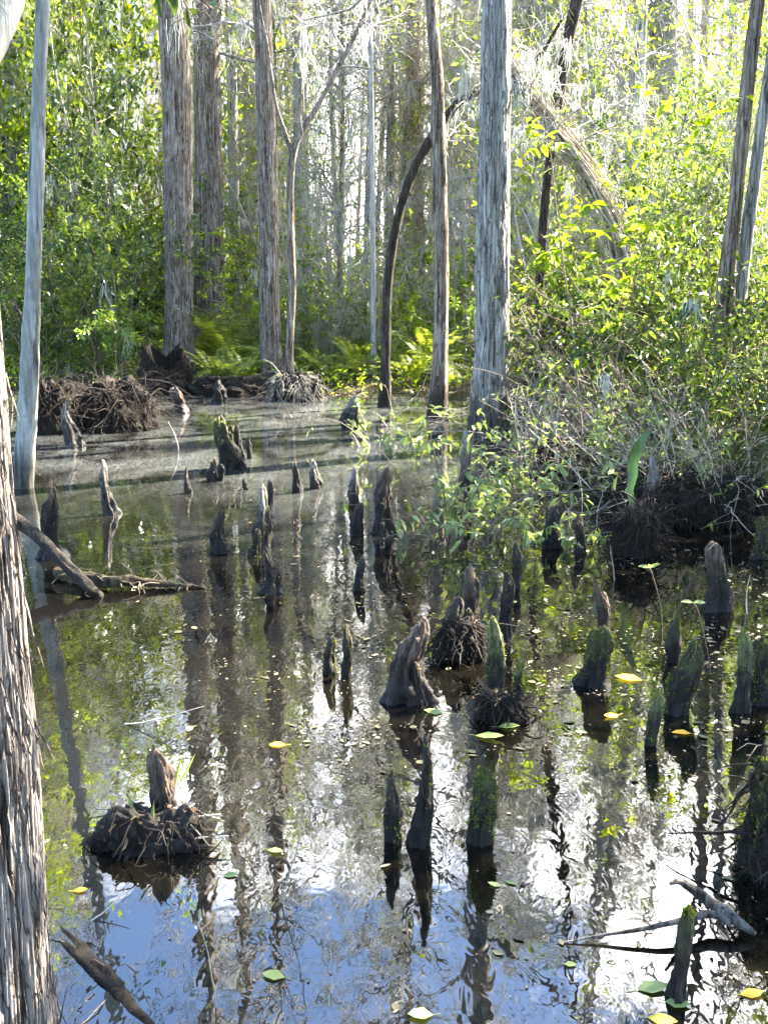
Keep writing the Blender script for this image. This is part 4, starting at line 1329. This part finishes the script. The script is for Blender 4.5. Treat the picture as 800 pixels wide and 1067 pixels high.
knee(677, 721, 776, 14, 'jagged mossy stub knee before the hunched one', 'k_lichen', .05, .4, .3, True, tuft=400)
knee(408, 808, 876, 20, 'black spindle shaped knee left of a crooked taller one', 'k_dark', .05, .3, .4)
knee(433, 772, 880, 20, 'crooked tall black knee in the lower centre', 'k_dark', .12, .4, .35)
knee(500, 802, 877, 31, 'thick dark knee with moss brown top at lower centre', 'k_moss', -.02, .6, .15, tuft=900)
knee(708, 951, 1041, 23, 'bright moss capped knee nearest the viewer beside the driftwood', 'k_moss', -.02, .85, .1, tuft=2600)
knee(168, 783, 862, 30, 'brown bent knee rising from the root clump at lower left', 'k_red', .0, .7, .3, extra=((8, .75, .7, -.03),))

# ------------------------------------------------------------------ logs, stumps, root mounds
def log_thing(name, pts, label, cat, mat, n=80, sides=20, rough=.12, fine=.08, seed=1, twigs=0, ridge=.04):
    base = np.array(pts[0][:3])
    root = empty(name, base, label, cat)
    mb = MB()
    s = trunk(mb, pts, n, sides, rough, ridge, 7, 0, seed, fine)
    mb.build('trunk' if cat == 'log' else 'stem', M_[mat], base, root)
    if twigs:
        rn = np.random.default_rng(seed)
        k = rn.integers(5, n - 1, twigs)
        P = walk(s[k, :3], rand_dir(twigs, rn, -.3, .6), rn.uniform(.05, .25, twigs), 6, .3, -.1, rn)
        tm = MB()
        tubes(tm, P, .0035 * np.linspace(1, .4, 6)[None], 4)
        tm.build('twigs', M_['brown_twig'], base, root)
    return root


def px_path(pts, zfun=None):
    """rows (px, py, width px, z): points lying at a known height above the water"""
    out = []
    for px, py, w, z in pts:
        c = W(px, py, z)
        out.append([*c, w * .5 * mpp(c[1])])
    return out


log_thing('fallen_log', px_path([(107, 627, 10, -.06), (99, 618, 11, .03), (82, 601, 13, .09), (70, 590, 12, .14), (40, 560, 13, .26), (15, 540, 12, .36), (-30, 505, 11, .5)]),
          'dark bare log slanting down into the water at the left', 'log', 'dark', seed=31, sides=26, rough=.22)
log_thing('mossy_branch', px_path([(58, 596, 12, .05), (80, 601, 14, .04), (110, 606, 13, .05), (140, 605, 11, .05), (166, 608, 7, .03), (215, 612, 2, .005)]),
          'shaggy rotting branch lying along the water under the slanting log', 'branch', 'rot', seed=32, twigs=90, rough=.3)
log_thing('sunken_log', px_path([(40, 962, 20, -.045), (75, 992, 26, -.026), (110, 1026, 28, -.022), (140, 1058, 25, -.022), (175, 1090, 22, -.03), (215, 1125, 18, -.05)]),
          'brown waterlogged log awash at the bottom left corner', 'log', 'peat', seed=33, rough=.3, twigs=30)
root = log_thing('driftwood', px_path([(787, 974, 4, .015), (776, 966, 9, .03), (765, 958, 12, .045), (740, 940, 13, .07), (722, 927, 10, .10), (709, 919, 7, .125), (698, 921, 3, .14)]),
                 'grey forked driftwood with a sun bleached tip at lower right', 'driftwood', 'drift', seed=34, rough=.34, n=120)
mb = MB()
trunk(mb, px_path([(762, 962, 9, .04), (740, 953, 9, .05), (700, 962, 7, .045), (660, 970, 5, .03), (620, 976, 3, .015), (580, 984, 1.5, .0)]), 60, 14, .15, .04, 6, 0, 35, .06)
mb.build('side_branch', M_['drift'], np.array(root.location), root)


def mound(name, px, base, w, h_px, label, cat, mat, seed, roots=60, hollow=False, depth=.8, rmat='root', rlen=.5):
    b = W(px, base)
    Yd = b[1] + w * .5 * mpp(b[1]) * depth * .6
    s = mpp(b[1])
    b = np.array([b[0] * Yd / b[1], Yd, 0])
    rx, rz = w * .5 * s, h_px * s
    ry = rx * depth
    rn = np.random.default_rng(seed)
    n, sd = 70, 110
    t = np.linspace(0, 1, n)
    a = np.arange(sd) / sd * 6.28318
    TT, AA = np.meshgrid(t, a, indexing='ij')
    if hollow:
        # rim: out and up, then down inside
        rad = np.where(TT < .6, 1.0 - .35 * (TT / .6) ** 1.5, .65 - .5 * ((TT - .6) / .4))
        zz = np.where(TT < .6, TT / .6, 1 - .85 * ((TT - .6) / .4) ** .6)
        front = np.clip(-np.sin(AA - .3), 0, 1) ** 2
        zz = zz * (1 - .45 * front)
    else:
        rad = np.cos(TT * 1.5) ** .55
        zz = np.sin(TT * 1.57) ** .9
    q = np.stack([np.cos(AA) * rad * 1.8, np.sin(AA) * rad * 1.8, zz * 1.8], -1).reshape(-1, 3) + seed
    f = fbm(q, seed, 4).reshape(n, sd)
    f = f + .45 * fbm(q * 3.4, seed + 7, 3).reshape(n, sd) + .5 * np.abs(vn(q * np.array([4.5, 4.5, 1.2]), seed + 2)).reshape(n, sd)
    rad = rad * (1 + .22 * f)
    P = np.stack([b[0] + rx * rad * np.cos(AA), b[1] + ry * rad * np.sin(AA), -.12 + (rz + .12) * zz * (1 + .16 * f)], -1)
    idx = np.arange(n * sd).reshape(n, sd)
    nx = np.roll(idx, -1, 1)
    qd = np.stack([idx[:-1], nx[:-1], nx[1:], idx[1:]], -1).reshape(-1, 4)
    v = np.vstack([P.reshape(-1, 3), P[-1].mean(0)])
    root = empty(name, b, label, cat)
    MB().add(v, qd, np.stack([idx[-1], nx[-1], np.full(sd, n * sd)], -1)).build('stump' if hollow else 'soil', M_[mat], b, root)
    Q = P[6:60].reshape(-1, 3)
    roots = int(roots * 1.0)
    k = rn.integers(0, len(Q), roots)
    out = unit(Q[k] - b)
    R_ = walk(Q[k] - out * .02, out * .6 + np.stack([rn.normal(0, .5, roots), rn.normal(0, .5, roots), rn.normal(-.3, .6, roots)], -1), rlen * rn.uniform(.3, 1.3, roots), 8, .2, -.18, rn)
    R_[..., 2] = np.maximum(R_[..., 2], -.02)
    mb = MB()
    tubes(mb, R_, .0065 * np.linspace(1.2, .3, 8)[None] * rn.uniform(.25, 1.2, (roots, 1)), 4)
    # fine hair roots hanging close to the sides
    m2 = roots * 5
    k = rn.integers(0, len(Q), m2)
    out = unit((Q[k] - b) * np.array([1, 1, .3]))
    H_ = walk(Q[k] + out * .006, out * .35 + rn.normal(0, .45, (m2, 3)) + np.array([0, 0, -.7]), rlen * rn.uniform(.15, .6, m2), 7, .22, -.12, rn)
    H_[..., 2] = np.maximum(H_[..., 2], -.02)
    tubes(mb, H_, .0028 * np.linspace(1.1, .4, 7)[None] * rn.uniform(.5, 1.5, (m2, 1)) * (1 + Yd * .03), 3)
    mb.build('roots', M_[rmat], b, root)
    # dead leaves and bits caught on top
    tp = np.concatenate([P[25:-1].reshape(-1, 3)])
    m3 = int(18 + rx * 130)
    k = rn.integers(0, len(tp), m3)
    lm_ = MB()
    leaves(lm_, tp[k] + np.array([0, 0, .008]), rand_dir(m3, rn, 0, .3), rand_dir(m3, rn, 1.2, 1), rn.uniform(.02, .07, m3), rn.uniform(.012, .03, m3))
    lm_.build('dead_leaves', M_['litter'], b, root, smooth=False)
    return root, P, b


mound('root_mound', 114, 449, 84, 44, 'upturned brown root mound with hanging roots at the left bank', 'root mound', 'peat', 3, 320, rlen=.7)
mound('hollow_stump', 172, 411, 56, 46, 'hollow rust brown stump on the bank left of the twin cypresses', 'stump', 'peat', 4, 60, True)
mound('root_mound', 55, 452, 60, 50, 'dark root mound behind the white barked tree', 'root mound', 'peat', 6, 120)
mound('root_mound', 308, 417, 46, 24, 'twiggy root clump at the foot of the forked tree', 'root mound', 'peat', 7, 160, rmat='pale_twig')
mound('root_mound', 245, 412, 90, 16, 'low dark bank edge under the sunlit ferns', 'root mound', 'peat', 9, 120)
mound('rotten_stump', 598, 441, 110, 120, 'tall dark rotten stump overgrown with stems beside the leaning trunk', 'stump', 'rot', 5, 260, depth=.6, rlen=1.0)
mound('root_mound', 720, 545, 170, 46, 'long dark root bank under the right thicket', 'root mound', 'peat', 8, 320, depth=.7, rlen=.7)
mound('root_mound', 598, 500, 120, 36, 'low brown root bank beneath pale trailing stems', 'root mound', 'peat', 12, 220, depth=.6, rlen=.6, rmat='brown_twig')
mound('root_clump', 662, 579, 44, 46, 'block of dark upright roots under the broad green blade', 'root clump', 'k_brown', 21, 150, depth=.7, rlen=.35)
mound('root_clump', 522, 752, 44, 26, 'matted dark root clump at the foot of the mossy column', 'root clump', 'k_dark', 22, 160, depth=.6, rlen=.14)
mound('root_clump', 480, 688, 46, 36, 'black twiggy root heap under the reddish knee', 'root clump', 'k_dark', 23, 160, depth=.6, rlen=.2)
rc, P, b = mound('root_clump', 160, 886, 125, 34, 'black root clump with pale sticks and blades at lower left', 'root clump', 'k_dark', 10, 70, depth=.5, rlen=.16)
rn = np.random.default_rng(4)
mb = MB()
st = [[W(160, 858, .07), W(230, 852, .06)], [W(168, 880, .02), W(238, 862, .05)], [W(150, 845, .1), W(205, 875, .02)], [W(190, 850, .1), W(215, 885, .01)], [W(180, 842, .13), W(262, 838, .01)]]
S = np.array([s_[0] for s_ in st])
D = np.array([s_[1] - s_[0] for s_ in st])
tubes(mb, walk(S, D, np.linalg.norm(D, axis=1), 8, .07, 0, rn), np.array([.006, .004, .003, .003, .002])[:, None] * np.linspace(1, .5, 8)[None], 6)
mb.build('sticks', M_['pale_twig'], b, rc)
lm = MB()
q = np.stack([W(x, y, .02) for x, y in [(150, 872), (157, 874), (146, 868), (182, 822), (186, 820)]])
leaves(lm, q, [[-.35, 0, 1], [.1, 0, 1], [-.6, .1, .8], [.2, 0, 1], [.5, 0, 1]], [[0, -1, .2]] * 5, [.16, .13, .12, .12, .14], [.02, .016, .02, .012, .01])
lm.build('blades', M_['pale_leaf'], b, rc)
rc, P, b = mound('mossy_stump', 812, 915, 84, 118, 'big black mossy stump cut off by the right edge', 'stump', 'k_moss', 11, 60, depth=.8, rlen=.3)
mm = MB()
Q = P[10:].reshape(-1, 3)
i = rn.integers(0, len(Q), 2600)
i = i[vn(Q[i] * 10, 3) > .0]
flecks(mm, Q[i], unit(Q[i] - b + rn.normal(0, .06, (len(i), 3))), rand_dir(len(i), rn), rn.uniform(.008, .018, len(i)), .006)
mm.build('moss_clumps', M_['mossgreen'], b, rc, smooth=False)

# ------------------------------------------------------------------ blade, sprouts, sticks, floating leaves
b = W(660, 574)
Yb = b[1]
root = empty('broad_blade_plant', b, 'single broad upright bright green blade on the root block', 'plant')
rows = [(657, 527, 3), (657, 512, 6), (659, 497, 9), (661, 483, 11), (664, 470, 11), (669, 460, 8), (674, 453, 5), (677, 449, 1)]
L_, R__, C_ = [], [], []
for x, y, w in rows:
    c = A(x, y, Yb - .1)
    h = w * .5 * mpp(Yb)
    c = c + np.array([.006 * math.sin(y * .23), .03 * math.sin((y - 450) * .05), 0])
    L_.append(c + np.array([-h, .02, 0])); R__.append(c + np.array([h, -.01, 0])); C_.append(c + np.array([0, h * .5, 0]))
v = np.array(L_ + C_ + R__)
n = len(rows)
q = [[i, n + i, n + i + 1, i + 1] for i in range(n - 1)] + [[n + i, 2 * n + i, 2 * n + i + 1, n + i + 1] for i in range(n - 1)]
MB().add(v, q).build('blade', M_['blade'], b, root)
mb = MB()
trunk(mb, [[*A(656, 534, Yb - .1), .012], [*A(657, 522, Yb - .1), .008]], 6, 8, .02, 0)
mb.build('stalk', M_['brown_twig'], b, root)


def sprout(pts, base_px, lf, label, lL=.055, mat='pale_leaf'):
    b = W(*base_px)
    root = empty('sprout', b, label, 'sprout')
    mb = MB()
    s = [[*A(x, y, b[1]), .0022] for x, y in pts]
    trunk(mb, [[b[0], b[1], -.05, .003]] + s, 30, 6, .02, 0, cap=True)
    mb.build('stem', M_['brown_twig'], b, root)
    tip = np.array(s[-1][:3])
    lm = MB()
    D = np.array(lf, float)
    leaves(lm, np.repeat(tip[None], len(D), 0), D, [[0, -.5, 1]] * len(D), lL, lL * .45)
    lm.build('leaf', M_[mat], b, root)


sprout([(690, 660), (688, 630), (680, 600), (677, 592)], (690, 672), [(-.9, .2, .2), (.5, -.2, .35), (-.1, -.5, .4)], 'thin sprout with two pale leaves standing right of the blade', .06)
sprout([(739, 690), (733, 660), (727, 636), (722, 628)], (740, 702), [(-1, 0, .15), (.8, -.1, .1), (.3, -.6, .2)], 'bent sprout with pale paired leaves before the bald tipped knee', .06)
for pts, lab in [([(186, 470, 0, 0), (178, 440, 0, .35)], 'white thin stick poking from the far water left'), ([(640, 604, 0, 0), (632, 585, 0, .2)], 'short twig above the slim rusty knee'),
                 ([(293, 940, 0, 0), (310, 850, 0, .33)], 'long thin reed leaning in the lower left water'), ([(778, 640, 0, 0), (777, 600, 0, .2)], 'upright twig near the bald tipped knee'),
                 ([(130, 755, 0, .0), (216, 752, 0, .06)], 'thin bent twig floating above the root clump'), ([(398, 440, 0, 0), (412, 470, 0, .1)], 'pale stick across the reflection of the curved trunk'),
                 ([(95, 960, 0, 0), (135, 930, 0, .05)], 'curved dark twig on the blue water at lower left'), ([(225, 1050, 0, 0), (232, 960, 0, .28)], 'thin reed near the bottom left log')]:
    a_, b_ = W(pts[0][0], pts[0][1]), W(pts[1][0], pts[1][1], pts[1][3])
    mb = MB()
    P = walk(np.array([a_]), np.array([b_ - a_]), np.linalg.norm(b_ - a_) * 1.05, 9, .08, 0, rn)
    tubes(mb, P, .0011 * a_[1] ** .75 * np.linspace(1.1, .5, 9)[None], 6)
    tag(mb.build('stick', M_['pale_twig'], a_), lab, 'stick', 'sticks in the water')

FL = [(289, 776, 16, 'yleaf', 'small yellow leaf floating left of the centre'), (285, 1017, 24, 'gleaf', 'large pale yellow leaf floating near the bottom left'), (287, 887, 18, 'gleaf', 'pale green leaf floating above a larger yellow one'),
      (655, 707, 26, 'yleaf', 'long yellow leaf beside the squat mossy knee'), (637, 746, 17, 'yleaf', 'bright orange yellow leaf below the squat mossy knee'), (710, 764, 19, 'oleaf', 'flat orange leaf below the hunched mossy knee'),
      (783, 1036, 25, 'oleaf', 'large orange leaf in the bottom right corner'), (680, 1030, 34, 'gleaf', 'faded blotched leaf left of the moss capped knee'), (706, 1046, 26, 'gleaf', 'pale leaf at the foot of the moss capped knee'),
      (690, 1064, 30, 'yleaf', 'yellow leaf cut by the bottom edge'), (515, 922, 14, 'gleaf', 'round green leaf right of the thick dark knee'), (533, 920, 14, 'gleaf', 'green leaf floating beside a round one'),
      (594, 1005, 13, 'gleaf', 'upright green leaf on the bright lower water'), (438, 1058, 26, 'gleaf', 'pale cluster leaf at the bottom centre'), (240, 912, 16, 'gleaf', 'whitish green leaf under the root clump'),
      (84, 928, 14, 'oleaf', 'brown leaf on the blue water beside the shaggy trunk'), (452, 742, 20, 'gleaf', 'pale pad leaf in front of the big rusty knee'), (510, 768, 28, 'gleaf', 'long pale leaf below the mossy column'), (530, 757, 22, 'gleaf', 'pale floating leaf at the root clump of the mossy column')]
for x, y, w, mt, lab in FL:
    c = W(x, y, .004)
    L = w * mpp(c[1]) * 1.15
    a = rn.uniform(-.5, .5) + (0 if rn.random() < .5 else np.pi)
    D = np.array([[math.cos(a), math.sin(a), 0.02]])
    mb = MB()
    leaves(mb, c[None] - D * L * .5, D, [[0.05, -.1, 1]], L, L * rn.uniform(.42, .66), fold=rn.uniform(.03, .14), curl=rn.uniform(-.12, .02))
    P = walk(c[None] + D * -.5 * L, -D, L * .3, 4, .15, 0, rn)
    P[..., 2] = np.maximum(P[..., 2], .004)
    tubes(mb, P, .0012, 4)
    tag(mb.build('fallen_leaf', M_[mt], c), lab, 'leaf', 'leaves floating on the pool')

# floating litter: uncountable specks
mb = MB()
n = 26000
px = rn.uniform(-10, 810, n)
py = rn.uniform(440, 1065, n)
dn = np.clip(1.15 - np.abs(py - 650) / 170, .035, 1) * np.clip(.25 + (px - 200) / 420, .07, 1)
cl = vn(np.stack([px * .022, py * .05, 0 * px], -1), 2) + .5 * vn(np.stack([px * .07, py * .14, 0 * px], -1), 5)
ok = rn.random(n) < dn * np.clip(.12 + 1.7 * cl, .03, 1.3)
px, py = px[ok], py[ok]
C = np.array([W(a, b_, .004) for a, b_ in zip(px, py)])
ok = C[:, 1] < bank_y(C[:, 0]) + .3
C = C[ok]
n = len(C)
a = rn.uniform(0, 6.28, n)
ln = rn.uniform(.010, .034, n) * (.6 + .5 * (rn.random(n) < .15) * 2) * np.clip(.55 + C[:, 1] * .09, .6, 1.6)
D = np.stack([np.cos(a), np.sin(a), 0 * a], -1)
N = np.stack([rn.normal(0, .12, n), rn.normal(0, .12, n), np.ones(n)], -1)
leaves(mb, C, D, N, ln, ln * rn.uniform(.35, .8, n), fold=.04, curl=-.02)
tag(mb.build('floating_litter', M_['float'], smooth=False), 'specks of leaf litter floating on the dark water', 'leaf litter', kind='stuff')

# ------------------------------------------------------------------ light, sky, camera
AZ, EL = R(57), R(46)          # sun to the right and a little ahead
sun = bpy.data.lights.new('sun', 'SUN')
sun.energy = 5.0
sun.angle = R(.5)
sun.color = (1.0, .95, .86)
so = bpy.data.objects.new('sun', sun)
COL.objects.link(so)
so.rotation_euler = (R(90) - EL, 0, -AZ + R(180) if False else math.pi - AZ)
wd = bpy.data.worlds.new('World')
SC.world = wd
wd.use_nodes = True
nt = wd.node_tree
nt.nodes.clear()
sky = nd(nt, 'ShaderNodeTexSky', sky_type='NISHITA')
sky.sun_disc = False
sky.sun_elevation = EL
sky.sun_rotation = AZ
sky.dust_density = .5
sky.ozone_density = 5.5
bg = nd(nt, 'ShaderNodeBackground')
bg.inputs['Strength'].default_value = .06
# bright cloud added low in the sky to whiten reflections, thicker to the right
tg = nd(nt, 'ShaderNodeTexCoord').outputs['Generated']
sp = nd(nt, 'ShaderNodeSeparateXYZ')
nt.links.new(tg, sp.inputs[0])
cn = noise(nt, mapping(nt, tg, (1, 1, 1.8)), 3.2, 6, .6, .5)
cb = mathn(nt, 'ADD', cn, mathn(nt, 'MULTIPLY', sp.outputs[0], .55))
cb = mathn(nt, 'ADD', mathn(nt, 'SUBTRACT', cb, mathn(nt, 'MULTIPLY', mathn(nt, 'MAXIMUM', mathn(nt, 'SUBTRACT', sp.outputs[2], .50), 0.0), 2.6)), .10)
cmk = ramp(nt, [(.46, (0, 0, 0)), (.62, (1, 1, 1))])
nt.links.new(cb, cmk.inputs[0])
fro = nd(nt, 'ShaderNodeMapRange', clamp=True)  # added cloud kept ahead of the camera, so it gives less fill light
fro.inputs[1].default_value, fro.inputs[2].default_value = -.1, .35
nt.links.new(sp.outputs[1], fro.inputs[0])
skc = mixc(nt, mathn(nt, 'MULTIPLY', mathn(nt, 'MULTIPLY', cmk.outputs[0], fro.outputs[0]), .9), sky.outputs[0], (22.0, 22.0, 22.5))
nt.links.new(skc, bg.inputs['Color'])
wo = nd(nt, 'ShaderNodeOutputWorld')
nt.links.new(bg.outputs[0], wo.inputs['Surface'])

cam = bpy.data.cameras.new('camera')
cam.sensor_fit = 'HORIZONTAL'
cam.sensor_width = 36
cam.lens = 36 * FPX / 800
cam.clip_end = 2000
cam.clip_start = .05
co = bpy.data.objects.new('camera', cam)
COL.objects.link(co)
co.location = CAM
co.rotation_euler = (R(90) - PITCH, 0, 0)
SC.camera = co

SC.view_settings.view_transform = 'Standard'
SC.view_settings.look = 'None'
SC.view_settings.gamma = 1
SC.view_settings.exposure = 3.98
SC.view_settings.use_white_balance = True
SC.view_settings.white_balance_temperature = 6800
SC.render.engine = 'CYCLES'
cy = SC.cycles
cy.max_bounces = 5
cy.diffuse_bounces = 2
cy.glossy_bounces = 2
cy.transmission_bounces = 4
cy.transparent_max_bounces = 4
cy.caustics_reflective = False
cy.caustics_refractive = False
cy.sample_clamp_indirect = 8
cy.use_adaptive_sampling = True
cy.adaptive_threshold = .03
cy.adaptive_min_samples = 16
cy.use_denoising = True
